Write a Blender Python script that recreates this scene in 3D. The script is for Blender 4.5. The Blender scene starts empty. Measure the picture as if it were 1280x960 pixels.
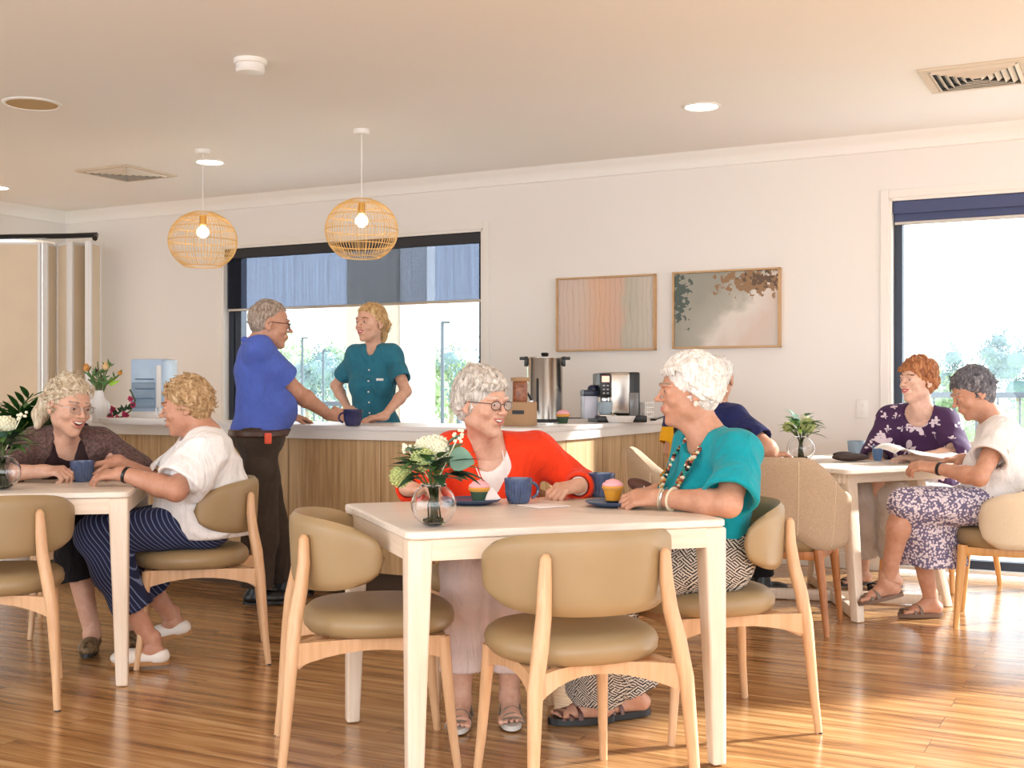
import bpy, bmesh, math, random
import numpy as np
from mathutils import Vector, Matrix
PI = math.pi
rnd = random.Random(7)
SC = bpy.context.scene
COL = SC.collection
H = 1.13           # camera height
F = 1500.0         # focal length in pixels of the 1280 px wide photograph
def P(px, py, Y):
    return Vector(((px - 640) / F * Y, Y, H - (py - 486) / F * Y))
def G(px, py, z=0.0):
    Y = F * (H - z) / (py - 486)
    return Vector(((px - 640) / F * Y, Y, z))
# ---------------------------------------------------------------- colour and materials
def lin(c):
    return tuple(((v / 255.0) / 12.92 if v <= 10 else (((v / 255.0) + 0.055) / 1.055) ** 2.4) for v in c) + (1.0,)
def new_mat(name):
    m = bpy.data.materials.new(name); m.use_nodes = True
    nt = m.node_tree; b = nt.nodes['Principled BSDF']
    return m, nt, b
def nd(nt, kind, **kw):
    n = nt.nodes.new(kind)
    for k, v in kw.items():
        if k.startswith('i_'):
            n.inputs[k[2:].replace('_', ' ')].default_value = v
        else:
            setattr(n, k, v)
    return n
def coords(nt, scale=(1, 1, 1), rot=(0, 0, 0), kind='Object'):
    tc = nt.nodes.new('ShaderNodeTexCoord'); mp = nt.nodes.new('ShaderNodeMapping')
    mp.inputs['Scale'].default_value = scale; mp.inputs['Rotation'].default_value = rot
    nt.links.new(tc.outputs[kind], mp.inputs['Vector']); return mp.outputs['Vector']
def ramp(nt, fac, stops):
    r = nt.nodes.new('ShaderNodeValToRGB')
    el = r.color_ramp.elements
    while len(el) < len(stops): el.new(0.5)
    for e, (p, c) in zip(el, stops):
        e.position = p; e.color = c
    nt.links.new(fac, r.inputs['Fac']); return r.outputs['Color']
def add_bump(nt, b, fac, strength=0.2, dist=0.01):
    bp = nt.nodes.new('ShaderNodeBump'); bp.inputs['Strength'].default_value = strength
    bp.inputs['Distance'].default_value = dist
    nt.links.new(fac, bp.inputs['Height']); nt.links.new(bp.outputs['Normal'], b.inputs['Normal'])
def mat(name, rgb, rough=0.5, metal=0.0, var=0.0, vscale=8.0, vstretch=(1, 1, 1), bump=0.0, bscale=60.0, bdist=0.004, spec=0.5, sheen=0.0, sss=0.0, coat=0.0):
    m, nt, b = new_mat(name)
    b.inputs['Base Color'].default_value = lin(rgb)
    b.inputs['Roughness'].default_value = rough; b.inputs['Metallic'].default_value = metal
    b.inputs['Specular IOR Level'].default_value = spec
    if sheen: b.inputs['Sheen Weight'].default_value = sheen
    if coat: b.inputs['Coat Weight'].default_value = coat
    if sss:
        b.inputs['Subsurface Weight'].default_value = sss
        b.inputs['Subsurface Radius'].default_value = (0.012, 0.005, 0.003)
        b.inputs['Subsurface Scale'].default_value = 1.0
    if var:
        v = coords(nt, vstretch)
        n = nd(nt, 'ShaderNodeTexNoise', i_Scale=vscale, i_Detail=4.0)
        nt.links.new(v, n.inputs['Vector'])
        lo = tuple(max(0, c * (1 - var)) for c in lin(rgb)[:3]) + (1,)
        hi = tuple(min(1, c * (1 + var)) for c in lin(rgb)[:3]) + (1,)
        nt.links.new(ramp(nt, n.outputs['Fac'], [(0.3, lo), (0.7, hi)]), b.inputs['Base Color'])
    if bump:
        v = coords(nt)
        n = nd(nt, 'ShaderNodeTexNoise', i_Scale=bscale, i_Detail=3.0)
        nt.links.new(v, n.inputs['Vector']); add_bump(nt, b, n.outputs['Fac'], bump, bdist)
    return m
def emit(name, rgb, strength):
    m, nt, b = new_mat(name)
    b.inputs['Base Color'].default_value = lin(rgb)
    b.inputs['Emission Color'].default_value = lin(rgb); b.inputs['Emission Strength'].default_value = strength
    return m
def wood(name, c1, c2, scale=3.0, stretch=(14, 14, 1), rough=0.45, rot=(0, 0, 0), bump=0.03, mid=0.5):
    m, nt, b = new_mat(name)
    v = coords(nt, stretch, rot)
    n = nd(nt, 'ShaderNodeTexNoise', i_Scale=scale, i_Detail=6.0, i_Roughness=0.6, i_Distortion=0.4)
    nt.links.new(v, n.inputs['Vector'])
    nt.links.new(ramp(nt, n.outputs['Fac'], [(mid - 0.18, lin(c1)), (mid + 0.18, lin(c2))]), b.inputs['Base Color'])
    b.inputs['Roughness'].default_value = rough
    add_bump(nt, b, n.outputs['Fac'], bump, 0.003)
    return m
def glass(name, rgb=(255, 255, 255), rough=0.0, ior=1.45):
    m, nt, b = new_mat(name)
    b.inputs['Base Color'].default_value = lin(rgb); b.inputs['Roughness'].default_value = rough
    b.inputs['Transmission Weight'].default_value = 1.0; b.inputs['IOR'].default_value = ior
    return m
def thin_glass(name, tint=(250, 252, 252), gloss=0.06):
    m = bpy.data.materials.new(name); m.use_nodes = True; nt = m.node_tree
    nt.nodes.clear()
    o = nt.nodes.new('ShaderNodeOutputMaterial'); t = nt.nodes.new('ShaderNodeBsdfTransparent')
    g = nt.nodes.new('ShaderNodeBsdfGlossy'); mx = nt.nodes.new('ShaderNodeMixShader')
    t.inputs['Color'].default_value = lin(tint); g.inputs['Roughness'].default_value = 0.02
    mx.inputs['Fac'].default_value = gloss
    nt.links.new(t.outputs[0], mx.inputs[1]); nt.links.new(g.outputs[0], mx.inputs[2]); nt.links.new(mx.outputs[0], o.inputs['Surface'])
    return m
# ---------------------------------------------------------------- object helpers
def link(o, parent=None):
    COL.objects.link(o)
    if parent is not None: o.parent = parent
    return o
def tag(o, label=None, cat=None, group=None, kind=None):
    if label: o['label'] = label
    if cat: o['category'] = cat
    if group: o['group'] = group
    if kind: o['kind'] = kind
    return o
def thing(name, label, cat, loc=(0, 0, 0), rz=0.0, group=None):
    o = bpy.data.objects.new(name, None); COL.objects.link(o)
    o.empty_display_size = 0.1
    o.location = loc; o.rotation_euler = (0, 0, rz)
    return tag(o, label, cat, group)
def mesh_np(name, v, f, mats, parent=None, smooth=True, mi=None, label=None):
    """fast mesh from vertex array and a list or array of faces"""
    me = bpy.data.meshes.new(name)
    if isinstance(f, np.ndarray):
        n = len(f); me.vertices.add(len(v)); me.vertices.foreach_set('co', np.asarray(v, np.float32).ravel())
        k = f.shape[1]
        me.loops.add(n * k); me.loops.foreach_set('vertex_index', f.astype(np.int32).ravel())
        me.polygons.add(n); me.polygons.foreach_set('loop_start', np.arange(0, n * k, k, dtype=np.int32))
        me.update(calc_edges=True)
    else:
        me.from_pydata([tuple(p) for p in v], [], f); me.update()
    if not isinstance(mats, (list, tuple)): mats = [mats]
    for m in mats: me.materials.append(m)
    if mi is not None: me.polygons.foreach_set('material_index', np.asarray(mi, np.int32))
    me.polygons.foreach_set('use_smooth', [smooth] * len(me.polygons))
    me.update()
    o = bpy.data.objects.new(name, me); link(o, parent)
    if label: o['label'] = label
    return o
class MB:
    """collects shapes in a bmesh and links them as one mesh object"""
    def __init__(s): s.b = bmesh.new()
    def box(s, c, d, R=None, bev=0.0, seg=2, mi=0, taper=None):
        """c centre, d full dimensions, R 3x3 rotation, taper scales the bottom in x,y"""
        x, y, z = [k / 2 for k in d]
        co = []
        for sz in (-1, 1):
            t = taper if (taper and sz < 0) else (1, 1)
            for sx, sy in ((-1, -1), (1, -1), (1, 1), (-1, 1)): co.append(Vector((sx * x * t[0], sy * y * t[1], sz * z)))
        if R is not None: co = [R @ p for p in co]
        vs = [s.b.verts.new(p + Vector(c)) for p in co]
        fs = [s.b.faces.new([vs[i] for i in q]) for q in ((3, 2, 1, 0), (4, 5, 6, 7), (0, 1, 5, 4), (1, 2, 6, 5), (2, 3, 7, 6), (3, 0, 4, 7))]
        for f in fs: f.material_index = mi
        if bev:
            es = list({e for f in fs for e in f.edges})
            r = bmesh.ops.bevel(s.b, geom=es, offset=bev, segments=seg, affect='EDGES', profile=0.5)
            for f in r['faces']: f.material_index = mi
        return s
    def hexa(s, pts, mi=0, bev=0.0, seg=2):
        """8 points: bottom ring of four then top ring of four"""
        vs = [s.b.verts.new(Vector(p)) for p in pts]
        fs = [s.b.faces.new([vs[i] for i in q]) for q in ((3, 2, 1, 0), (4, 5, 6, 7), (0, 1, 5, 4), (1, 2, 6, 5), (2, 3, 7, 6), (3, 0, 4, 7))]
        for f in fs: f.material_index = mi
        if bev:
            es = list({e for f in fs for e in f.edges})
            r = bmesh.ops.bevel(s.b, geom=es, offset=bev, segments=seg, affect='EDGES', profile=0.5)
            for f in r['faces']: f.material_index = mi
        return s
    def ring_loft(s, rings, closed=True, caps=True, mi=0):
        vr = [[s.b.verts.new(Vector(p)) for p in r] for r in rings]
        n = len(vr[0])
        for a, b2 in zip(vr[:-1], vr[1:]):
            for i in range(n if closed else n - 1):
                j = (i + 1) % n
                f = s.b.faces.new([a[i], a[j], b2[j], b2[i]]); f.material_index = mi
        if caps and closed:
            for r, rev in ((vr[0], True), (vr[-1], False)):
                f = s.b.faces.new(list(reversed(r)) if rev else r); f.material_index = mi
        return s
    def tube(s, pts, radii, n=12, mi=0, flat=1.0, caps=True, up=(0, 0, 1)):
        pts = [Vector(p) for p in pts]
        if not hasattr(radii, '__len__'): radii = [radii] * len(pts)
        rings = []
        T0 = (pts[1] - pts[0]).normalized()
        u = Vector(up)
        if abs(T0.dot(u)) > 0.95: u = Vector((0, 1, 0)) if abs(T0.y) < 0.9 else Vector((1, 0, 0))
        A = T0.cross(u).normalized()
        for i, p in enumerate(pts):
            if i == 0: T = pts[1] - p
            elif i == len(pts) - 1: T = p - pts[i - 1]
            else: T = pts[i + 1] - pts[i - 1]
            T.normalize()
            A = (A - T * A.dot(T)).normalized(); B = T.cross(A)
            r = radii[i]
            rings.append([p + A * math.cos(2 * PI * k / n) * r + B * math.sin(2 * PI * k / n) * r * flat for k in range(n)])
        return s.ring_loft(rings, True, caps, mi)
    def lathe(s, prof, c=(0, 0, 0), n=32, sx=1.0, sy=1.0, mi=0, power=2.0, axis=None, ribs=0, ribd=0.0, ribr=(0, 0)):
        """prof: list of (r, z)"""
        rings = []
        c = Vector(c)
        for (r, z) in prof:
            ring = []
            for k in range(n):
                a = 2 * PI * k / n
                ca, sa = math.cos(a), math.sin(a)
                q = (abs(ca) ** power + abs(sa) ** power) ** (-1.0 / power) if power != 2.0 else 1.0
                rr = r * q
                if ribs and ribr[0] <= z <= ribr[1]: rr -= ribd * (0.5 + 0.5 * math.cos(ribs * a))
                v = Vector((rr * ca * sx, rr * sa * sy, z))
                if axis is not None: v = axis @ v
                ring.append(c + v)
            rings.append(ring)
        return s.ring_loft(rings, True, True, mi)
    def ball(s, c, r, n=12, R=None, mi=0):
        if not hasattr(r, '__len__'): r = (r, r, r)
        rings = []
        c = Vector(c)
        for i in range(1, n):
            t = PI * i / n
            ring = []
            for k in range(2 * n):
                a = PI * k / n
                v = Vector((r[0] * math.sin(t) * math.cos(a), r[1] * math.sin(t) * math.sin(a), -r[2] * math.cos(t)))
                if R is not None: v = R @ v
                ring.append(c + v)
            rings.append(ring)
        return s.ring_loft(rings, True, True, mi)
    def leaf(s, base, d, up, L, W, curl=0.2, mi=0, n=6, point=1.0):
        d = Vector(d).normalized(); up = Vector(up); sd = d.cross(up)
        if sd.length < 1e-4: sd = d.cross(Vector((1, 0, 0)))
        sd.normalize(); nm = sd.cross(d).normalized()
        rows = []
        for i in range(n + 1):
            t = i / n
            w = W * 0.5 * (math.sin(PI * min(1, t ** (0.75 * point)) ) ** 0.8 if 0 < t < 1 else 0.02)
            p = Vector(base) + d * (L * t) - nm * (curl * L * t * t)
            rows.append([p - sd * w + nm * w * 0.25, p, p + sd * w + nm * w * 0.25])
        vr = [[s.b.verts.new(q) for q in r] for r in rows]
        for a, b2 in zip(vr[:-1], vr[1:]):
            for i in range(2):
                f = s.b.faces.new([a[i], a[i + 1], b2[i + 1], b2[i]]); f.material_index = mi
        return s
    def build(s, name, mats, parent=None, smooth=True, angle=40, label=None):
        bmesh.ops.recalc_face_normals(s.b, faces=s.b.faces[:])
        me = bpy.data.meshes.new(name)
        if smooth:
            lim = math.radians(angle)
            for f in s.b.faces: f.smooth = True
            for e in s.b.edges:
                if len(e.link_faces) == 2 and e.calc_face_angle(0) > lim: e.smooth = False
        s.b.to_mesh(me); s.b.free()
        if not isinstance(mats, (list, tuple)): mats = [mats]
        for m in mats: me.materials.append(m)
        o = bpy.data.objects.new(name, me); link(o, parent)
        if label: o['label'] = label
        return o
def RZ(a): return Matrix.Rotation(a, 3, 'Z')
def frame_R(fwd, up=(0, 0, 1)):
    """3x3 with columns right, forward, up"""
    f = Vector(fwd).normalized(); u = Vector(up)
    r = f.cross(u).normalized(); u = r.cross(f)
    return Matrix((r, f, u)).transposed()
def copy_tree(o, parent=None):
    c = o.copy(); COL.objects.link(c)
    if parent is not None: c.parent = parent
    for ch in list(o.children): copy_tree(ch, c)
    return c
# ================================================================ materials
M = {}
M['wall'] = mat('wall_paint', (236, 232, 228), 0.85, bump=0.03, bscale=300)
M['ceil'] = mat('ceiling_paint', (244, 243, 240), 0.9)
M['white'] = mat('white_gloss_paint', (240, 238, 234), 0.4)
M['trimw'] = mat('white_trim_paint', (236, 232, 226), 0.5)
M['dark'] = mat('dark_aluminium', (52, 60, 74), 0.45, 0.3)
M['black'] = mat('black_plastic', (18, 18, 20), 0.35)
M['steel'] = mat('brushed_steel', (190, 184, 176), 0.25, 1.0, bump=0.02, bscale=200)
M['chrome'] = mat('chrome', (220, 220, 220), 0.1, 1.0)
M['leather'] = mat('khaki_leather', (156, 132, 96), 0.42, bump=0.12, bscale=260, bdist=0.0015, var=0.05)
M['beech'] = wood('beech_wood', (200, 156, 114), (220, 180, 140), 3.0, (16, 16, 1.2), 0.4)
M['walnut'] = wood('brown_wood', (150, 92, 48), (186, 122, 70), 3.0, (16, 16, 1.2), 0.4)
M['honey'] = wood('honey_wood', (205, 148, 84), (226, 172, 108), 3.0, (16, 16, 1.2), 0.4)
M['paleoak'] = wood('pale_oak', (232, 220, 206), (243, 234, 223), 3.0, (3, 20, 20), 0.35, bump=0.01)
M['paleoakv'] = wood('pale_oak_upright', (226, 206, 184), (238, 222, 203), 3.0, (20, 20, 1.5), 0.38, bump=0.01)
M['tableapron'] = wood('apron_oak', (226, 208, 186), (238, 222, 203), 3.0, (2, 2, 30), 0.38, bump=0.01)
M['mugblue'] = mat('blue_glazed_ceramic', (72, 90, 124), 0.22, var=0.25, vscale=30, coat=0.4)
M['mugin'] = mat('dark_glaze', (36, 42, 62), 0.3)
M['plateblue'] = mat('slate_blue_glaze', (66, 84, 116), 0.3, var=0.15, vscale=20)
M['ceramic'] = mat('white_ceramic', (238, 236, 234), 0.35)
M['glass'] = glass('clear_glass')
M['pane'] = thin_glass('window_glass')
M['leafd'] = mat('dark_leaf', (44, 74, 46), 0.5, var=0.3, vscale=20)
M['leafg'] = mat('green_leaf', (78, 118, 56), 0.5, var=0.3, vscale=20)
M['leaflime'] = mat('lime_leaf', (150, 200, 40), 0.5, var=0.2, vscale=20)
M['leafgrey'] = mat('eucalyptus_leaf', (104, 140, 122), 0.6, var=0.2, vscale=20)
M['bloomw'] = mat('cream_petals', (236, 232, 206), 0.7, var=0.1, vscale=60)
M['bloomg'] = mat('pale_green_petals', (186, 196, 128), 0.8, var=0.25, vscale=80, bump=0.8, bscale=160, bdist=0.006)
M['stem'] = mat('plant_stem', (84, 100, 52), 0.6)
# floor: planks run along the back wall
def floor_mat():
    m, nt, b = new_mat('wood_plank_floor')
    ang = math.atan2(-0.463, 0.886)
    v = coords(nt, (1, 1, 1), (0, 0, -ang), 'Object')
    br = nd(nt, 'ShaderNodeTexBrick', i_Scale=1.0)
    br.offset = 0.37; br.inputs['Brick Width'].default_value = 1.6; br.inputs['Row Height'].default_value = 0.15
    br.inputs['Mortar Size'].default_value = 0.0012; br.inputs['Mortar Smooth'].default_value = 0.1
    br.inputs['Color1'].default_value = (0.25, 0.25, 0.25, 1); br.inputs['Color2'].default_value = (0.75, 0.75, 0.75, 1)
    br.inputs['Mortar'].default_value = (0.2, 0.2, 0.2, 1)
    nt.links.new(v, br.inputs['Vector'])
    mp = nt.nodes.new('ShaderNodeMapping'); mp.inputs['Scale'].default_value = (1.1, 17, 1)
    nt.links.new(v, mp.inputs['Vector'])
    ad = nd(nt, 'ShaderNodeVectorMath', operation='ADD')
    sc = nd(nt, 'ShaderNodeVectorMath', operation='SCALE'); sc.inputs['Scale'].default_value = 40.0
    nt.links.new(br.outputs['Color'], sc.inputs[0]); nt.links.new(sc.outputs[0], ad.inputs[1]); nt.links.new(mp.outputs[0], ad.inputs[0])
    n1 = nd(nt, 'ShaderNodeTexNoise', i_Scale=1.5, i_Detail=7.0, i_Roughness=0.62, i_Distortion=0.5)
    nt.links.new(ad.outputs[0], n1.inputs['Vector'])
    mx = nd(nt, 'ShaderNodeMath', operation='MULTIPLY_ADD'); mx.inputs[1].default_value = 0.16; 
    sb = nd(nt, 'ShaderNodeMath', operation='SUBTRACT'); sb.inputs[1].default_value = 0.08
    nt.links.new(br.outputs['Color'], mx.inputs[0]); nt.links.new(n1.outputs['Fac'], mx.inputs[2]); nt.links.new(mx.outputs[0], sb.inputs[0])
    col = ramp(nt, sb.outputs[0], [(0.32, lin((116, 78, 44))), (0.44, lin((160, 114, 68))), (0.55, lin((186, 140, 90))), (0.70, lin((214, 174, 124)))])
    m2 = nd(nt, 'ShaderNodeMixRGB', blend_type='MULTIPLY'); m2.inputs['Color2'].default_value = (0.55, 0.45, 0.38, 1)
    nt.links.new(br.outputs['Fac'], m2.inputs['Fac']); nt.links.new(col, m2.inputs['Color1'])
    nt.links.new(m2.outputs[0], b.inputs['Base Color'])
    b.inputs['Roughness'].default_value = 0.22; b.inputs['Coat Weight'].default_value = 0.35; b.inputs['Coat Roughness'].default_value = 0.16
    add_bump(nt, b, n1.outputs['Fac'], 0.03, 0.001)
    return m
M['floor'] = floor_mat()
def panel_mat():
    m, nt, b = new_mat('oak_laminate_panel')
    v = coords(nt, (26, 26, 1.0))
    n = nd(nt, 'ShaderNodeTexNoise', i_Scale=2.2, i_Detail=6.0, i_Roughness=0.6, i_Distortion=0.2)
    nt.links.new(v, n.inputs['Vector'])
    nt.links.new(ramp(nt, n.outputs['Fac'], [(0.3, lin((168, 134, 92))), (0.5, lin((196, 162, 118))), (0.7, lin((214, 184, 140)))]), b.inputs['Base Color'])
    b.inputs['Roughness'].default_value = 0.5
    return m
M['panel'] = panel_mat()
# ================================================================ the room, in a frame along the back wall
U = Vector((0.886, -0.4637, 0.0)).normalized()     # along the back wall, to the right
N = Vector((-U.y, U.x, 0.0))                        # through the wall, outwards
O = Vector((0.0, 7.667 / 0.886, 0.0))               # wall foot at the picture's middle column
RW = Matrix((U, N, Vector((0, 0, 1)))).transposed() # wall frame: x along, y outwards, z up
WANG = math.atan2(U.y, U.x)
def W(s, d, z):                                      # d = distance into the room
    return O + U * s - N * d + Vector((0, 0, z))
CEIL = 2.70
def wbox(mb, s0, s1, d0, d1, z0, z1, bev=0.0, mi=0):
    c = W((s0 + s1) / 2, (d0 + d1) / 2, (z0 + z1) / 2)
    mb.box(c, (abs(s1 - s0), abs(d1 - d0), abs(z1 - z0)), RW, bev, 2, mi); return mb
def struct(name, mb, m, smooth=False):
    o = mb.build(name, m, smooth=smooth); o['kind'] = 'structure'; return o
SL = -4.51                      # left corner along the wall
SR = 5.6                        # right corner
W1 = (-2.70, -0.235, 0.42, 2.30)
W2 = (2.634, 5.2, 0.02, 2.31)
TH = 0.16
mb = MB()
wbox(mb, SL - .2, W1[0], -TH, 0, 0, CEIL)
wbox(mb, W1[0], W1[1], -TH, 0, 0, W1[2]); wbox(mb, W1[0], W1[1], -TH, 0, W1[3], CEIL)
wbox(mb, W1[1], W2[0], -TH, 0, 0, CEIL)
wbox(mb, W2[0], W2[1], -TH, 0, W2[3], CEIL)
wbox(mb, W2[1], SR + .2, -TH, 0, 0, CEIL)
struct('wall_back', mb, M['wall'])
mb = MB(); wbox(mb, SL - TH - 2.5, SR + 3.5, -0.02, 13.5, -0.12, 0.0); 
floor = struct('floor', mb, M['floor'])
mb = MB(); wbox(mb, SL - TH - 2.5, SR + 0.3, -TH, 10.5, CEIL, CEIL + 0.15); struct('ceiling', mb, M['ceil'])
mb = MB()                       # left wall: solid above the folding partition's opening
wbox(mb, SL - TH, SL, 0, 11, 2.43, CEIL); wbox(mb, SL - TH, SL, 3.4, 11, 0, 2.43)
wbox(mb, SL - TH, SL, 0, 0.12, 0, 2.43)
struct('wall_left', mb, M['wall'])
mb = MB()                       # the far side of the room behind the partition
wbox(mb, SL - 2.6, SL - 2.5, 0, 6, 0, CEIL); struct('wall_far_left', mb, M['wall'])
mb = MB()                       # right wall with tall window openings, outside the frame
wbox(mb, SR, SR + .15, 0, 0.5, 0, CEIL); wbox(mb, SR, SR + .15, 0.5, 11, 2.35, CEIL)
for d in (3.1, 6.2, 9.2): wbox(mb, SR, SR + .15, d, d + .35, 0, 2.35)
struct('wall_right', mb, M['wall'])
# cornice (cove) along back and left walls
def cove(name, p0, p1, nin):
    mb = MB(); rings = []
    prof = [(0, 0), (0.09, 0), (0.082, -0.012), (0.05, -0.03), (0.022, -0.06), (0.012, -0.095), (0.0, -0.1)]
    for p in (p0, p1): rings.append([p + nin * a + Vector((0, 0, b)) for a, b in prof])
    mb.ring_loft(rings, True, True); return struct(name, mb, M['ceil'], True)
cove('trim_1', W(SL, 0, CEIL), W(SR, 0, CEIL), -N)
cove('trim_2', W(SL, 0, CEIL), W(SL, 10, CEIL), U)
mb = MB(); wbox(mb, W1[1] + 0.1, W2[0] - 0.03, 0, 0.014, 0, 0.1, 0.003); struct('baseboard_back', mb, M['trimw'])
# ---- windows
def reveal(mb, w, t=0.02):
    s0, s1, z0, z1 = w
    wbox(mb, s0, s0 + t, -TH, 0.006, z0, z1); wbox(mb, s1 - t, s1, -TH, 0.006, z0, z1)
    wbox(mb, s0, s1, -TH, 0.006, z1 - t, z1); wbox(mb, s0, s1, -TH, 0.012, z0, z0 + t)
def make_window(name, w, posts, railz, fr=0.05):
    mb = MB(); reveal(mb, w)
    for a, b_, c_, d_ in ((w[0] - .05, w[0], w[2], w[3] + .05), (w[1], w[1] + .05, w[2], w[3] + .05), (w[0], w[1], w[3], w[3] + .05)):
        wbox(mb, a, b_, 0, 0.013, c_, d_, 0.003)
    root = struct(name, mb, M['trimw'])
    mb = MB(); s0, s1, z0, z1 = w; t = 0.02
    wbox(mb, s0 + t, s0 + t + fr, -.13, -.06, z0 + t, z1 - t); wbox(mb, s1 - t - fr, s1 - t, -.13, -.06, z0 + t, z1 - t)
    wbox(mb, s0 + t, s1 - t, -.13, -.06, z0 + t, z0 + t + fr); wbox(mb, s0 + t, s1 - t, -.13, -.06, z1 - t - fr, z1 - t)
    for p in posts: wbox(mb, p - .03, p + .03, -.13, -.06, z0 + t, z1 - t)
    mb.build('window_frame', M['dark'], root, smooth=False)
    mb = MB(); wbox(mb, s0 + t, s1 - t, -.099, -.093, z0 + t, z1 - t); mb.build('window_glass', M['pane'], root, smooth=False)
    return root
make_window('window_1', W1, [W1[0] + 0.12], 0)
make_window('window_2', W2, [3.9], 0)
# ---- roller blinds
def screen_mat(name, tr, col):
    m = bpy.data.materials.new(name); m.use_nodes = True; nt = m.node_tree; nt.nodes.clear()
    o = nt.nodes.new('ShaderNodeOutputMaterial'); t = nt.nodes.new('ShaderNodeBsdfTransparent')
    d = nt.nodes.new('ShaderNodeBsdfDiffuse'); mx = nt.nodes.new('ShaderNodeMixShader')
    v = coords(nt, (1, 1, 1), (0, 0, -WANG)); wv = nd(nt, 'ShaderNodeTexNoise', i_Scale=60.0, i_Detail=2.0)
    mp = nt.nodes.new('ShaderNodeMapping'); mp.inputs['Scale'].default_value = (1, 1, 0.02); nt.links.new(v, mp.inputs[0]); nt.links.new(mp.outputs[0], wv.inputs['Vector'])
    mr = nd(nt, 'ShaderNodeMapRange'); mr.inputs['To Min'].default_value = tr * 0.85; mr.inputs['To Max'].default_value = tr * 1.15
    nt.links.new(wv.outputs['Fac'], mr.inputs['Value'])
    t.inputs['Color'].default_value = lin((226, 234, 250)); d.inputs['Color'].default_value = lin(col)
    nt.links.new(mr.outputs[0], mx.inputs['Fac']); nt.links.new(d.outputs[0], mx.inputs[1]); nt.links.new(t.outputs[0], mx.inputs[2]); nt.links.new(mx.outputs[0], o.inputs['Surface'])
    return m
M['screen'] = screen_mat('blind_screen_fabric', 0.50, (52, 54, 60))
M['blindtube'] = mat('blind_charcoal', (46, 46, 50), 0.7)
M['blindblue'] = mat('blind_slate_blue', (70, 80, 118), 0.7)
def blind(w, zb, label, cas, fab):
    r = thing('roller_blind', label, 'blind', W((w[0] + w[1]) / 2, 0, w[3]))
    inv = r.matrix_basis.copy(); inv = Matrix.Translation(-Vector(r.location))
    def part(mb, nm, m):
        o = mb.build(nm, m, r, smooth=False); o.location = -Vector(r.location); return o
    mb = MB(); wbox(mb, w[0] + .022, w[1] - .022, -0.055, 0.0, w[3] - 0.10, w[3] - 0.02, 0.01); part(mb, 'headbox', cas)
    mb = MB(); wbox(mb, w[0] + .03, w[1] - .03, -0.031, -0.029, zb, w[3] - 0.10); part(mb, 'blind_fabric', fab)
    mb = MB(); wbox(mb, w[0] + .03, w[1] - .03, -0.038, -0.022, zb - .018, zb + .004, 0.004); part(mb, 'bottom_rail', M['steel'])
    return r
blind(W1, 1.785, 'charcoal screen roller blind half lowered over the window behind the counter', M['blindtube'], M['screen'])
blind(W2, 2.16, 'slate blue roller blind nearly fully raised at the tall right window', M['blindblue'], M['blindblue'])
# ---- framed pictures
def art(name, s0, s1, z0, z1, m, label):
    c = W((s0 + s1) / 2, 0, (z0 + z1) / 2)
    r = thing('framed_picture', label, 'picture', c, WANG)
    w, h = s1 - s0, z1 - z0
    mb = MB()
    for x, z, a, b_ in ((-w / 2 + .006, 0, .012, h), (w / 2 - .006, 0, .012, h), (0, -h / 2 + .006, w, .012), (0, h / 2 - .006, w, .012)):
        mb.box((x, -.022, z), (a, .044, b_), None, 0.0015)
    mb.build('picture_frame', M['artframe'], r, smooth=False)
    mb = MB(); mb.box((0, -.02, 0), (w - .026, .02, h - .026)); o = mb.build('canvas', m, r, smooth=False)
    return r
M['artframe'] = wood('oak_picture_frame', (190, 150, 104), (206, 168, 122), 3, (4, 4, 4), 0.5)
def art1():
    m, nt, b = new_mat('peach_abstract_painting')
    v = coords(nt, (1, 1, 1)); n = nd(nt, 'ShaderNodeTexNoise', i_Scale=2.6, i_Detail=5.0, i_Distortion=1.2)
    mp = nt.nodes.new('ShaderNodeMapping'); mp.inputs['Scale'].default_value = (1.6, 1, 0.7); nt.links.new(v, mp.inputs[0]); nt.links.new(mp.outputs[0], n.inputs['Vector'])
    sx = nt.nodes.new('ShaderNodeSeparateXYZ'); nt.links.new(v, sx.inputs[0])
    a = nd(nt, 'ShaderNodeMath', operation='MULTIPLY_ADD'); a.inputs[1].default_value = 0.25; nt.links.new(n.outputs['Fac'], a.inputs[0]); nt.links.new(sx.outputs['X'], a.inputs[2])
    c = nd(nt, 'ShaderNodeMath', operation='ADD'); c.inputs[1].default_value = 0.37; nt.links.new(a.outputs[0], c.inputs[0])
    col = ramp(nt, c.outputs[0], [(0.0, lin((206, 188, 178))), (0.32, lin((216, 194, 180))), (0.44, lin((220, 180, 152))), (0.60, lin((212, 178, 158))), (0.66, lin((190, 184, 168))), (0.80, lin((204, 194, 182))), (1.0, lin((212, 202, 194)))])
    wv = nd(nt, 'ShaderNodeTexWave', i_Scale=5.0, i_Distortion=6.0, i_Detail=3.0); wv.inputs['Detail Scale'].default_value = 1.2
    nt.links.new(mp.outputs[0], wv.inputs['Vector'])
    f = ramp(nt, wv.outputs['Fac'], [(0.0, (0.82, 0.78, 0.72, 1)), (0.12, (1, 1, 1, 1))])
    mm = nd(nt, 'ShaderNodeMixRGB', blend_type='MULTIPLY'); mm.inputs['Fac'].default_value = 0.7; nt.links.new(col, mm.inputs[1]); nt.links.new(f, mm.inputs[2])
    nt.links.new(mm.outputs[0], b.inputs['Base Color']); b.inputs['Roughness'].default_value = 0.7
    return m
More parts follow.
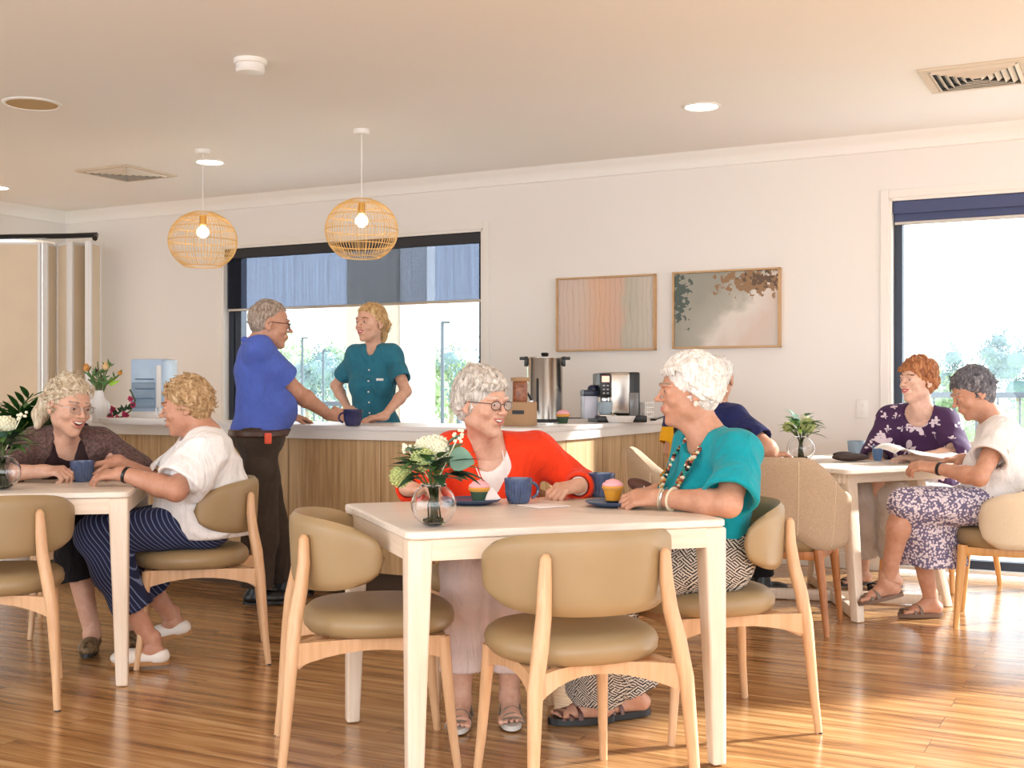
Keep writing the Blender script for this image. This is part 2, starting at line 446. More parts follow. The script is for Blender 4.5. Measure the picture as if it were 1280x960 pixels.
def art2():
    m, nt, b = new_mat('grey_botanical_painting')
    v = coords(nt, (1, 1, 1)); sx = nt.nodes.new('ShaderNodeSeparateXYZ'); nt.links.new(v, sx.inputs[0])
    n = nd(nt, 'ShaderNodeTexNoise', i_Scale=4.0, i_Detail=6.0, i_Distortion=0.8); nt.links.new(v, n.inputs['Vector'])
    a = nd(nt, 'ShaderNodeMath', operation='MULTIPLY_ADD'); a.inputs[1].default_value = -0.9; nt.links.new(sx.outputs['Z'], a.inputs[0]); nt.links.new(sx.outputs['X'], a.inputs[2])
    a2 = nd(nt, 'ShaderNodeMath', operation='MULTIPLY_ADD'); a2.inputs[1].default_value = 0.5; nt.links.new(n.outputs['Fac'], a2.inputs[0]); nt.links.new(a.outputs[0], a2.inputs[2])
    col = ramp(nt, a2.outputs[0], [(0.0, lin((158, 156, 144))), (0.25, lin((180, 176, 164))), (0.38, lin((222, 214, 206))), (0.6, lin((214, 196, 184))), (0.9, lin((206, 198, 192)))])
    def blob(cx, cz, rx, rz, colr, prev, scale, thr):
        s = nd(nt, 'ShaderNodeVectorMath', operation='SUBTRACT'); s.inputs[1].default_value = (cx, 0, cz); nt.links.new(v, s.inputs[0])
        k = nd(nt, 'ShaderNodeVectorMath', operation='MULTIPLY'); k.inputs[1].default_value = (1 / rx, 0, 1 / rz); nt.links.new(s.outputs[0], k.inputs[0])
        l = nd(nt, 'ShaderNodeVectorMath', operation='LENGTH'); nt.links.new(k.outputs[0], l.inputs[0])
        n2 = nd(nt, 'ShaderNodeTexNoise', i_Scale=scale, i_Detail=4.0); nt.links.new(v, n2.inputs['Vector'])
        q = nd(nt, 'ShaderNodeMath', operation='MULTIPLY_ADD'); q.inputs[1].default_value = -0.28; nt.links.new(l.outputs['Value'], q.inputs[0]); nt.links.new(n2.outputs['Fac'], q.inputs[2])
        g = nd(nt, 'ShaderNodeMath', operation='GREATER_THAN'); g.inputs[1].default_value = thr; nt.links.new(q.outputs[0], g.inputs[0])
        mm = nd(nt, 'ShaderNodeMixRGB'); mm.inputs['Color2'].default_value = lin(colr); nt.links.new(g.outputs[0], mm.inputs['Fac']); nt.links.new(prev, mm.inputs['Color1'])
        return mm.outputs[0]
    col = blob(-0.32, 0.1, 0.09, 0.26, (86, 98, 92), col, 28, 0.33)
    col = blob(0.19, 0.17, 0.26, 0.10, (150, 118, 88), col, 26, 0.30)
    col = blob(0.24, 0.19, 0.18, 0.07, (104, 84, 70), col, 40, 0.36)
    nt.links.new(col, b.inputs['Base Color']); b.inputs['Roughness'].default_value = 0.7
    return m
art('a', 0.370, 1.109, 1.392, 1.908, art1(), 'oak-framed abstract painting in peach and beige, left of the two on the wall')
art('b', 1.234, 1.963, 1.398, 1.912, art2(), 'oak-framed grey painting with brown and green leaf sprays, right of the pair')
# light switch
r = thing('light_switch', 'white double light switch plate on the wall beside the tall right window', 'switch', W(2.475, 0, 1.005), WANG)
mb = MB(); mb.box((0, -.004, 0), (.075, .008, .115), None, .003); mb.build('switch_plate', M['white'], r)
for k in (-1, 1):
    mb = MB(); mb.box((0, -.010, k * .02), (.014, .006, .024), None, .002); mb.build('rocker', M['trimw'], r)
# ---- ceiling fittings
M['glow'] = emit('downlight_glow', (255, 250, 240), 9.0)
def downlight(x, y, r, label):
    t = thing('downlight', label, 'ceiling light', (x, y, CEIL), 0, 'recessed ceiling downlights')
    mb = MB(); mb.lathe([(r, 0), (r, -.006), (r * .9, -.008), (r * .84, -.004), (r * .84, 0)], n=36); mb.build('trim_ring', M['white'], t)
    mb = MB(); mb.lathe([(r * .83, -.001), (r * .83, -.004)], n=36); mb.build('diffuser', M['glow'], t)
downlight(1.054, 6.67, .105, 'round lit downlight in the ceiling, rightmost and closest')
downlight(-2.09, 8.30, .105, 'round lit downlight in the ceiling behind the left pendant cord')
downlight(-4.02, 9.35, .105, 'round lit downlight at the far left edge of the ceiling')
t = thing('ceiling_speaker', 'round tan ceiling speaker with white rim at upper left', 'speaker', (-2.64, 6.6, CEIL))
mb = MB(); mb.lathe([(.155, 0), (.155, -.006), (.14, -.01), (.135, -.004), (.135, 0)], n=40); mb.build('rim', M['white'], t)
mb = MB(); mb.lathe([(.134, -.001), (.134, -.006)], n=40); mb.build('grille', mat('tan_speaker_grille', (196, 166, 118), 0.8, bump=.5, bscale=500), t)
t = thing('smoke_detector', 'small white round smoke detector on the ceiling', 'smoke detector', (-1.25, 5.73, CEIL))
mb = MB(); mb.lathe([(.078, 0), (.078, -.02), (.072, -.024)], n=36); mb.build('base', M['white'], t)
mb = MB(); mb.lathe([(.066, -.024), (.070, -.05), (.062, -.062), (.03, -.066)], n=36); mb.build('sensor_cap', M['ceramic'], t)
def vent(cx, cy, label, size=.5):
    t = thing('air_vent', label, 'air vent', (cx, cy, CEIL), WANG, 'square ceiling air vents')
    mb = MB(); h = size / 2
    for (x, y, a, b_) in ((0, -h + .02, size, .04), (0, h - .02, size, .04), (-h + .02, 0, .04, size - .08), (h - .02, 0, .04, size - .08)):
        mb.box((x, y, -.006), (a, b_, .012), None, .002)
    mb.build('vent_frame', M['ventf'], t, smooth=False)
    mb = MB(); mb.box((0, 0, -.001), (size - .08, size - .08, .002)); mb.build('backing', M['black'], t, smooth=False)
    mb = MB()
    for k in range(4):                     # four triangular fields of tilted blades
        Rk = RZ(k * PI / 2)
        for j in range(6):
            y = -(h - .05) + j * .034; w = 2 * abs(y) - .012
            if w < .03: continue
            mb.box(Rk @ Vector((0, y, -.012)), (w, .026, .0025), Rk @ Matrix.Rotation(math.radians(-38), 3, 'X'))
    mb.build('blades', M['ventb'], t, smooth=False)
M['ventf'] = mat('vent_frame_beige', (214, 200, 180), 0.6); M['ventb'] = mat('vent_blade_white', (226, 218, 204), 0.6)
vent(2.33, 6.01, 'square slatted air vent in the ceiling at upper right')
vent(-2.80, 8.72, 'square slatted air vent in the ceiling left of the pendants')
# ---- rattan pendants
M['rattan'] = mat('natural_rattan', (226, 186, 122), 0.6)
M['bulb'] = emit('warm_bulb', (255, 236, 200), 25.0)
M['brass'] = mat('brass_holder', (206, 160, 80), 0.35, 0.8)
def pendant(x, y, zc, r, label):
    t = thing('pendant_lamp', label, 'pendant light', (x, y, CEIL), 0, 'rattan globe pendants')
    mb = MB(); mb.lathe([(.05, 0), (.05, -.02), (.044, -.028), (.01, -.03)], n=28); mb.build('ceiling_canopy', M['white'], t)
    top = zc + r * .78 - CEIL
    mb = MB(); mb.tube([(0, 0, -.02), (0, 0, top)], .0035, 8); mb.build('cord', M['white'], t)
    c = Vector((0, 0, zc - CEIL))
    def pt(a, ph, rr=r): return c + Vector((rr * math.cos(ph) * math.cos(a), rr * math.cos(ph) * math.sin(a), rr * .88 * math.sin(ph)))
    mb = MB(); lo, hi = math.radians(-58), math.radians(72)
    for k in range(64):
        a = 2 * PI * k / 64
        mb.tube([pt(a, lo + (hi - lo) * i / 14) for i in range(15)], .0016 if k % 8 else .003, 5)
    for ph in (-58, -28, 0, 26, 50, 72):
        for dz in (0,):
            mb.tube([pt(2 * PI * i / 48, math.radians(ph)) for i in range(49)], .0034, 6)
    mb.build('rattan_shade', M['rattan'], t)
    mb = MB(); mb.lathe([(.004, top), (.022, top - .005), (.022, top - .07), (.016, top - .075)], n=20); mb.build('lamp_holder', M['brass'], t)
    mb = MB(); mb.ball((0, 0, top - .115), .038, 10); mb.build('bulb', M['bulb'], t)
pendant(-2.03, 7.88, 2.10, .222, 'open rattan globe pendant with glowing bulb, left and farther one')
pendant(-0.911, 7.27, 2.09, .22, 'open rattan globe pendant with glowing bulb, right and nearer one')
# ---- folding partition at the left
M['pleaf'] = mat('partition_fabric', (222, 206, 182), 0.75, var=.04, vscale=3)
M['alu'] = mat('white_aluminium', (228, 228, 228), 0.4)
M['alug'] = mat('grey_rubber_seal', (120, 122, 128), 0.6)
t = thing('folding_partition', 'beige folding room partition stacked open on the left side', 'partition', (-4.0, 10.0, 0))
def pl(mb): pass
leaves = [((-4.80, 10.02), (-3.955, 10.08)), ((-3.93, 10.10), (-3.90, 10.30)), ((-3.86, 10.22), (-3.70, 10.04)), ((-3.69, 10.02), (-3.625, 10.20)), ((-3.60, 10.20), (-3.53, 9.98)), ((-3.52, 9.98), (-3.50, 10.18))]
for (a, b_) in leaves:
    a = Vector((*a, 0)) - Vector((-4.0, 10.0, 0)); b_ = Vector((*b_, 0)) - Vector((-4.0, 10.0, 0))
    d = b_ - a; L = d.length; R = RZ(math.atan2(d.y, d.x)); c = (a + b_) / 2
    z0, z1 = .02, 2.36
    mb = MB(); mb.box(c + Vector((0, 0, (z0 + z1) / 2)), (max(.01, L - .05), .03, z1 - z0 - .04), R); o = mb.build('partition_panel', M['pleaf'], t, smooth=False)
    mb = MB()
    for e in (-1, 1): mb.box(c + R @ Vector((e * (L / 2 - .0125), 0, 0)) + Vector((0, 0, (z0 + z1) / 2)), (.025, .042, z1 - z0), R, .003)
    mb.box(c + Vector((0, 0, z1 - .01)), (L - .05, .036, .02), R); mb.box(c + Vector((0, 0, z0 + .01)), (L - .05, .036, .02), R)
    mb.build('panel_frame', M['alu'], o, smooth=False)
mb = MB(); mb.tube([(-1.0, .18, 2.40), (-.2, .10, 2.41), (.3, .12, 2.42), (.52, .05, 2.42), (.53, -.02, 2.38)], .022, 8); mb.build('overhead_track', M['black'], t)
# ================================================================ outside
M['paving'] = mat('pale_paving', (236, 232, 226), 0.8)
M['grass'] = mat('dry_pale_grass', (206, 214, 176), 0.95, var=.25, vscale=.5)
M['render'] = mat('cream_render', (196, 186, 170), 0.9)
M['railm'] = mat('rail_grey_steel', (92, 104, 116), 0.5, 0.4)
mb = MB(); wbox(mb, -9, 14, -3.1, -TH, -0.20, -0.04); struct('balcony_floor', mb, M['paving'])
mb = MB(); wbox(mb, -120, 160, -260, -3.1, -3.2, -3.0); struct('ground', mb, M['grass'])
def sat(px, d):                                        # s of the point at distance d from the wall seen at column px
    r_ = (px - 640) / F
    A = O - N * d
    return (r_ * A.y - A.x) / (U.x - r_ * U.y)
pa, pb, pc = sat(433, -1.6), sat(495, -1.6), sat(530, -1.6)
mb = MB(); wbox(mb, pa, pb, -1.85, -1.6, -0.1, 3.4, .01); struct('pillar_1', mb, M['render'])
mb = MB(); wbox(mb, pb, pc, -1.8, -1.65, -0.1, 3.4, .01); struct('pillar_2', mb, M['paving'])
def railing(s0, s1, d, label, zt=1.0):
    t = thing('balcony_railing', label, 'railing', W(s0, d, -.04), WANG); L = s1 - s0
    mb = MB(); mb.box((L / 2, 0, zt), (L, .06, .045), None, .008); mb.build('handrail', M['railm'], t)
    mb = MB(); mb.box((L / 2, 0, .12), (L, .03, .03)); mb.build('lower_rail', M['railm'], t)
    n = int(L / .16)
    mb = MB()
    for i in range(n + 1): mb.box((L * i / n, 0, (zt + .12) / 2), (.014, .014, zt - .12))
    mb.build('balusters', M['railm'], t)['kind'] = 'stuff'
    k = max(1, int(L / 1.8))
    for i in range(k + 1):
        mb = MB(); mb.box((L * i / k, 0, zt / 2), (.04, .04, zt)); mb.build('rail_post', M['railm'], t)
railing(pc + .02, pc + 2.6, -2.2, 'grey metal balcony railing outside, right of the white pillar', 1.02)
railing(pa - 3.4, pa - .02, -2.2, 'grey metal balcony railing outside, left of the white pillar', 1.02)
railing(2.2, 9.0, -2.6, 'grey metal balcony railing outside the tall right window', 1.12)
# deck table and bench seen beyond the railing
t = thing('outdoor_table', 'small timber-topped table on the balcony beyond the railing', 'table', W(0.02, -1.3, -.04), WANG)
mb = MB(); mb.box((0, 0, .93), (.8, .6, .035), None, .008); mb.build('tabletop', M['honey'], t)
for x in (-.34, .34):
    for y in (-.24, .24):
        mb = MB(); mb.box((x, y, .457), (.04, .04, .914)); mb.build('leg', M['railm'], t)
M['treeg'] = mat('hazy_green_foliage', (168, 188, 152), 0.9, var=.25, vscale=1.2, spec=0.1)  # washed-out haze is put into this pale colour and the bluish one
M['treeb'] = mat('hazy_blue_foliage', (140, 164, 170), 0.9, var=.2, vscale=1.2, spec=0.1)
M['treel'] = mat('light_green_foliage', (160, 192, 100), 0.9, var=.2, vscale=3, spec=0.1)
M['trunk'] = mat('pale_bark', (170, 156, 140), 0.9)
def tree(px, Y, h, w, label, m, zb=-3.0, seed=0, stemh=.25, group='hazy trees beyond the balcony', nl=2200, ls=.042):
    r2 = random.Random(seed)
    x = (px - 640) / F * Y
    t = thing('tree', label, 'tree', (x, Y, zb), 0, group)
    mb = MB(); cs = []
    for k in range(11):
        a = r2.random() * 2 * PI; q = r2.random() ** .5
        c = Vector((math.cos(a) * q * w * .30, math.sin(a) * q * w * .30, h * (stemh + (1 - stemh) * (.2 + .62 * r2.random())))); rr = w * r2.uniform(.13, .2); cs.append((c, rr))
        mb.ball(c, (rr * .55, rr * .55, rr * .45), 6)
    for k in range(nl):
        c, rr = r2.choice(cs); e = r2.uniform(-1, 1); a = r2.random() * 2 * PI; q = (1 - e * e) ** .5
        d = Vector((math.cos(a) * q, math.sin(a) * q, e))
        mb.leaf(c + Vector((d.x, d.y, d.z * .82)) * rr * r2.uniform(.5, 1.15), d + Vector((r2.uniform(-1, 1), r2.uniform(-1, 1), r2.uniform(-1, .6))), (0, 0, 1), w * ls, w * ls * .5, .2, n=2)
    mb.build('foliage', m, t)
    mb = MB(); mb.tube([(0, 0, 0), (w * .02, 0, h * .3), (-w * .02, 0, h * .55)], [w * .03, w * .022, w * .012], 8); mb.build('trunk', M['trunk'], t)
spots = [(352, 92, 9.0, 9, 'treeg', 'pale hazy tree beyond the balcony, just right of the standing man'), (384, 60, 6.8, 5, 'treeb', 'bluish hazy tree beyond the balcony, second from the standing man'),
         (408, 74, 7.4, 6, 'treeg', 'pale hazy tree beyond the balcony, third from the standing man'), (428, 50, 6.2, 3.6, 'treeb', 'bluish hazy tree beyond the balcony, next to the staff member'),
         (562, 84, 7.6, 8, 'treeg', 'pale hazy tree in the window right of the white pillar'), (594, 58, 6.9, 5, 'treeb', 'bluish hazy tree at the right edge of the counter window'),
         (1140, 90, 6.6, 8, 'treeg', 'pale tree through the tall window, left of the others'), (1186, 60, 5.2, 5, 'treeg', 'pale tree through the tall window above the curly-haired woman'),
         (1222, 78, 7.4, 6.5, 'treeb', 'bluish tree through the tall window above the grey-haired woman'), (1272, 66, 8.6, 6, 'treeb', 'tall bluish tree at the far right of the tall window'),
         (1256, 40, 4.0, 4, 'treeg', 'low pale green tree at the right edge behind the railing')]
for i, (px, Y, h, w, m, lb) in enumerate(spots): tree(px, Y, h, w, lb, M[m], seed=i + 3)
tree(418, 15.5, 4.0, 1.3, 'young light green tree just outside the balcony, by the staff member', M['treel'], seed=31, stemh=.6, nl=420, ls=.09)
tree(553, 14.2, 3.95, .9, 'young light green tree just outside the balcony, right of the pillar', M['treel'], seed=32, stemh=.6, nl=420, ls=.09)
for px, Y, zt, lb in ((553, 22, 2.35, 'thin grey lamp post outside the counter window, right of the pillar'), (378, 30, 2.4, 'thin grey lamp post outside, left of the others near the standing man'), (404, 34, 2.2, 'thin grey lamp post outside, nearest the staff member')):
    x = (px - 640) / F * Y
    t = thing('light_pole', lb, 'lamp post', (x, Y, -3)); mb = MB(); mb.tube([(0, 0, 0), (0, 0, 3 + zt)], [.045, .03], 8); mb.build('pole', M['railm'], t)
    mb = MB(); mb.box((.06, 0, 3 + zt), (.16, .1, .04), None, .01); mb.build('lamp_head', M['railm'], t)
# ================================================================ counter
CT = 0.93
ang_n = N
# front run: passes C0 = floor point under the toe at px 460, direction U ; corner at KS
C0 = G(460, 748)
dwall = (Vector((C0.x, C0.y, 0)) - O).dot(-N)          # distance of the front face from the back wall
sC = (Vector((C0.x, C0.y, 0)) - O).dot(U)
def sat(px, d):                                        # s of the point at distance d from the wall seen at column px
    r_ = (px - 640) / F
    A = O - N * d
    return (r_ * A.y - A.x) / (U.x - r_ * U.y)
KS = sat(655, dwall); LS = sat(52, dwall)
print('counter d', dwall, 'corner s', KS, 'left s', LS)
DEP = 0.62
t = thing('serving_counter', 'L-shaped oak-panelled serving counter with white stone top', 'counter', (0, 0, 0))
# plan outline (offset o outward from the face)
def outline(o, cr=0.16):
    a = W(LS, dwall + o, 0)
    pts = [a]
    # rounded outer corner
    cx, cy = KS - cr, dwall - cr
    for i in range(9):
        an = (PI / 2) * i / 8
        pts.append(W(cx + math.sin(an) * (cr + o), cy + math.cos(an) * (cr + o), 0))
    pts.append(W(KS + o, 0.02, 0))
    pts.append(W(KS - DEP, 0.02, 0))
    pts.append(W(KS - DEP, dwall - DEP, 0)); pts.append(W(LS, dwall - DEP, 0))
    return pts
def slab(mb, o, z0, z1):
    r0 = [p + Vector((0, 0, z0)) for p in outline(o)]; r1 = [p + Vector((0, 0, z1)) for p in outline(o)]
    mb.ring_loft([r0, r1], True, True)
mb = MB(); slab(mb, .035, CT - .022, CT); b_ = mb.build('countertop', mat('white_stone_top', (232, 228, 226), 0.3), t, smooth=False)
mb = MB(); slab(mb, .024, CT - .075, CT - .022); mb.build('edge_band', M['trimw'], t, smooth=False)
mb = MB(); slab(mb, 0.0, .14, CT - .075); mb.build('counter_body', M['panel'], t, smooth=True, angle=30)
mb = MB(); slab(mb, -.05, 0.0, .14); mb.build('kick_board', mat('brown_kickboard', (74, 54, 36), 0.6), t, smooth=False)
M['joint'] = mat('panel_joint_brown', (128, 98, 62), .6)
for k in range(8):                                   # fine joints between the panels
    s_ = LS + .1 + k * .62
    if s_ < KS - .2: mb = MB(); wbox(mb, s_, s_ + .004, dwall, dwall + .0015, .14, CT - .075); mb.build('panel_joint', M['joint'], t, smooth=False)
for k in range(1, 5): mb = MB(); wbox(mb, KS, KS + .0015, dwall - k * .5, dwall - k * .5 + .004, .14, CT - .075); mb.build('panel_joint', M['joint'], t, smooth=False)
# ================================================================ chairs
def board(mb, p0, p1, he, hm, th, bow=(0, 0), n=10):
    """a rail whose ends are deeper (he) than its middle (hm); points give the top edge"""
    p0, p1 = Vector(p0), Vector(p1); d = (p1 - p0).normalized(); s = Vector((-d.y, d.x, 0)).normalized() * th / 2
    rings = []
    for i in range(n + 1):
        q = i / n; p = p0.lerp(p1, q) + Vector((bow[0], bow[1], 0)) * (1 - (2 * q - 1) ** 2); h = hm + (he - hm) * (2 * q - 1) ** 2
        rings.append([p - s, p + s, p + s - Vector((0, 0, h)), p - s - Vector((0, 0, h))])
    mb.ring_loft(rings, True, True)
def make_chair():
    t = thing('dining_chair', 'x', 'chair')
    mb = MB()
    mb.lathe([(.19, .392), (.222, .398), (.236, .415), (.238, .435), (.232, .452), (.214, .466), (.17, .472), (.1, .474), (.02, .4745)], n=40, power=2.35, sy=.98)
    mb.build('seat', M['leather'], t, angle=80)
    # padded wrap-round back
    nt_, ns = 40, 14
    TT = math.radians(86)
    def bp(u, v, side):
        e = 3.0
        z_c = .638; hh = .112
        lim = (1 - abs(u) ** 3.2) ** (1 / 2.3) if abs(u) < 1 else 0
        vv = v * lim
        zz = z_c + .006 * (1 - u * u) + hh * vv
        edge = max(0.0, 1 - max(abs(u), 0) ** 8) * max(0.0, 1 - abs(v) ** 6)
        th = .019 * edge ** .5
        r = .262 + side * th + .012 * (zz - .53) / .22
        a = -PI / 2 + u * TT
        return Vector((r * math.cos(a), r * math.sin(a) * .98 + .01, zz))
    mb = MB(); grid = {}
    for side in (-1, 1):
        for i in range(nt_ + 1):
            for j in range(ns + 1):
                u = -1 + 2 * i / nt_; v = -1 + 2 * j / ns
                if side == 1 and (i in (0, nt_) or j in (0, ns)): grid[(1, i, j)] = grid[(-1, i, j)]
                else: grid[(side, i, j)] = mb.b.verts.new(bp(u, v, side))
    for side in (-1, 1):
        for i in range(nt_):
            for j in range(ns):
                q = [grid[(side, i, j)], grid[(side, i + 1, j)], grid[(side, i + 1, j + 1)], grid[(side, i, j + 1)]]
                if len(set(q)) == 4:
                    try: mb.b.faces.new(q if side == 1 else q[::-1])
                    except ValueError: pass
    bmesh.ops.remove_doubles(mb.b, verts=mb.b.verts[:], dist=1e-4)
    mb.build('backrest', M['leather'], t, angle=80)
    for s in (-1, 1):
        mb = MB(); mb.tube([(s * .238, -.305, 0), (s * .232, -.292, .12), (s * .218, -.272, .36), (s * .200, -.262, .46), (s * .184, -.246, .54), (s * .177, -.236, .62), (s * .174, -.236, .690), (s * .173, -.236, .703)], [.0125, .0145, .021, .022, .021, .019, .015, .007], 14); mb.build('leg', M['beech'], t, angle=70)
        mb = MB(); mb.tube([(s * .205, .215, 0), (s * .195, .20, .12), (s * .18, .175, .39)], [.012, .0145, .020], 14); mb.build('leg', M['beech'], t, angle=70)
    for s in (-1, 1):
        mb = MB(); board(mb, (s * .215, -.265, .394), (s * .18, .18, .394), .070, .035, .024, (-s * .02, 0)); mb.build('seat_rail', M['beech'], t)
    mb = MB(); board(mb, (-.215, -.262, .394), (.215, -.262, .394), .075, .030, .026, (0, .10)); mb.build('seat_rail', M['beech'], t)
    mb = MB(); board(mb, (-.18, .175, .392), (.18, .175, .392), .05, .03, .022); mb.build('seat_rail', M['beech'], t)
    for s in (-1, 1):
        mb = MB(); mb.tube([(s * .238, -.305, 0.0005), (s * .238, -.305, .006)], .0127, 12); o = mb.build('foot_cap', M['black'], t)
    return t
def place(o, x, y, ang, label, group=None):
    """ang: facing direction in degrees from +X"""
    o.location = (x, y, 0); o.rotation_euler = (0, 0, math.radians(ang - 90)); o['label'] = label
    if group: o['group'] = group
    return o
ch0 = make_chair()
GA = 'khaki leather dining chairs with beech legs'
place(ch0, .165, 3.385, 111, 'khaki leather chair seen from behind, empty, in the middle foreground', GA)
for (x, y, a, lb) in (
        (-.415, 3.735, 12, 'empty khaki leather chair at the left side of the front table'),
        (.64, 4.06, 199, 'khaki leather chair the woman in teal sits on'),
        (-.09, 4.47, 277, 'khaki leather chair under the woman in the orange-red cardigan'),
        (-1.35, 5.07, 194, 'khaki leather chair the woman in the white blouse sits on'),
        (-1.905, 4.43, 106, 'khaki leather chair cut by the left frame edge, empty'),
        (-2.02, 5.66, 283, 'khaki leather chair under the woman in the brown cardigan')):
    place(copy_tree(ch0), x, y, a, lb, GA)
# ---- tub armchairs
M['linen'] = mat('sand_woven_linen', (178, 154, 128), 0.9, var=.22, vscale=120, vstretch=(1, 1, 6), bump=.3, bscale=400, bdist=.002)
M['linenl'] = mat('pale_woven_linen', (222, 204, 176), 0.9, var=.08, vscale=120, vstretch=(1, 1, 6), bump=.3, bscale=400, bdist=.002)
M['linenw'] = mat('off_white_linen', (236, 230, 220), 0.9, bump=.2, bscale=400, bdist=.002)
def make_tub(shell, legm, label, x, y, ang, pad=None):
    t = thing('tub_armchair', label, 'armchair', (x, y, 0), math.radians(ang - 90), 'fabric tub armchairs')
    mb = MB(); mb.lathe([(.20, .375), (.235, .382), (.25, .41), (.252, .44), (.242, .462), (.2, .474), (.1, .478), (.02, .479)], n=36, power=2.8, sy=.98); mb.build('seat', M['leather'], t, angle=80)
    nt_, ns = 56, 16; TT = math.radians(116)
    def sm(a, b_, q): q = min(1, max(0, (q - a) / (b_ - a))); return q * q * (3 - 2 * q)
    def bp(u, v, side):
        au = abs(u)
        top = .818 - .17 * sm(.22, .74, au) - .04 * sm(.74, 1.0, au)
        bot = .455 - .07 * sm(.12, .42, au) + .03 * sm(.8, 1., au)
        fr = max(0, (au - .90) / .10); sq = (1 - fr ** 2.2) ** .5 if fr < 1 else .0
        mid = (top + bot) / 2; hh = (top - bot) / 2 * (.25 + .75 * sq)
        zz = mid + hh * v
        edge = (1 - au ** 24) * (1 - abs(v) ** 7)
        th = .021 * max(0, edge) ** .5
        rx, ry = .285, .275
        lean = .03 * (zz - .45) / .35
        a = -PI / 2 + u * TT
        rr = 1 + side * th / .28 + lean / .28
        return Vector((rx * rr * math.cos(a), ry * rr * math.sin(a) + .0, zz))
    mb = MB(); grid = {}
    for side in (-1, 1):
        for i in range(nt_ + 1):
            for j in range(ns + 1):
                u = -1 + 2 * i / nt_; v = -1 + 2 * j / ns
                if side == 1 and (i in (0, nt_) or j in (0, ns)): grid[(1, i, j)] = grid[(-1, i, j)]
                else: grid[(side, i, j)] = mb.b.verts.new(bp(u, v, side))
    for side in (-1, 1):
        for i in range(nt_):
            for j in range(ns):
                q = [grid[(side, i, j)], grid[(side, i + 1, j)], grid[(side, i + 1, j + 1)], grid[(side, i, j + 1)]]
                if len(set(q)) == 4:
                    try: mb.b.faces.new(q if side == 1 else q[::-1])
                    except ValueError: pass
    mb.build('backrest_shell', shell, t, angle=80)
    for u in (-.5, -.2, .2, .5):                     # stitched seams on the outside
        mb = MB()
        mb.tube([bp(u, v, 1.05) for v in np.linspace(-.9, .9, 12)], .0016, 5)
        mb.build('seam', M['linenl'], t)
    for s in (-1, 1):
        mb = MB(); mb.tube([(s * .245, -.235, 0), (s * .225, -.215, .2), (s * .2, -.195, .39)], [.013, .018, .024], 12); mb.build('leg', legm, t, angle=70)
        mb = MB(); mb.tube([(s * .235, .225, 0), (s * .22, .21, .2), (s * .205, .195, .39)], [.013, .018, .024], 12); mb.build('leg', legm, t, angle=70)
    mb = MB()
    for s in (-1, 1): mb.box((s * .205, 0, .362), (.022, .38, .04), None, .004)
    for s in (-1, 1): mb.box((0, s * .195, .362), (.40, .022, .04), None, .004)
    mb.build('seat_frame', legm, t)
    return t
make_tub(M['linen'], M['walnut'], 'empty sand fabric tub armchair behind the woman in teal', 1.30, 5.76, 66)
make_tub(M['linenl'], M['honey'], 'pale fabric tub armchair the woman in the white T-shirt sits on', 2.40, 5.80, 156)
make_tub(M['linenw'], M['honey'], 'off-white fabric tub armchair under the woman in the purple top', 2.47, 6.95, 217)
make_tub(M['linen'], M['walnut'], 'sand fabric tub armchair with the man in navy on it', .90, 6.30, -8)
# ================================================================ tables
def rrect(w, d, r, n=6):
    pts = []
    for (cx, cy, a0) in ((w / 2 - r, d / 2 - r, 0), (-w / 2 + r, d / 2 - r, 90), (-w / 2 + r, -d / 2 + r, 180), (w / 2 - r, -d / 2 + r, 270)):
        for i in range(n + 1):
            a = math.radians(a0 + 90 * i / n); pts.append((cx + r * math.cos(a), cy + r * math.sin(a)))
    return pts
def top_slab(mb, w, d, r, z0, z1, bev=.004):
    rings = []
    for (z, o) in ((z0, -bev), (z0 + bev, 0), (z1 - bev, 0), (z1 - .001, -bev * .7), (z1, -bev * 1.6)):
        rings.append([Vector((x * (1 + 2 * o / w), y * (1 + 2 * o / d), z)) for x, y in rrect(w, d, r)])
    mb.ring_loft(rings, True, True)
def make_table(corner, ang, w, d, label, which):
    """corner: one front corner; which=-1 the left front corner, 1 the right front corner"""
    R = RZ(math.radians(ang)); c = Vector(corner) - R @ Vector((which * w / 2, -d / 2, 0))
    t = thing('dining_table', label, 'table', (c.x, c.y, 0), math.radians(ang), 'square pale oak tables with tapered legs')
    mb = MB(); top_slab(mb, w, d, .035, .717, .74); mb.build('tabletop', M['paleoak'], t, angle=30)
    mb = MB(); e = .004
    for s in (-1, 1):
        mb.box((0, s * (d / 2 - e - .014), .6865), (w - .14, .022, .058)); mb.box((s * (w / 2 - e - .014), 0, .6865), (.022, d - .14, .058))
    mb.build('apron', M['tableapron'], t, smooth=False)
    for sx in (-1, 1):
        for sy in (-1, 1):
            X, Y_ = sx * (w / 2 - e), sy * (d / 2 - e); a, b_ = .072, .044
            mb = MB()
            lo = [(X, Y_), (X - sx * b_, Y_), (X - sx * b_, Y_ - sy * b_), (X, Y_ - sy * b_)]; hi = [(X, Y_), (X - sx * a, Y_), (X - sx * a, Y_ - sy * a), (X, Y_ - sy * a)]
            if sx * sy < 0: lo.reverse(); hi.reverse()
            mb.hexa([(x, y, .003) for x, y in lo] + [(x, y, .716) for x, y in hi], bev=.008, seg=3); mb.build('leg', M['paleoakv'], t, angle=30)
    return t, R, c
TAB1 = make_table((-.285, 3.262, 0), 19.4, .99, .87, 'front square pale oak table with the flowers, cups and cupcakes', -1)
TAB2 = make_table((-1.450, 4.54, 0), 11.5, .99, .87, 'left square pale oak table cut by the frame edge', 1)
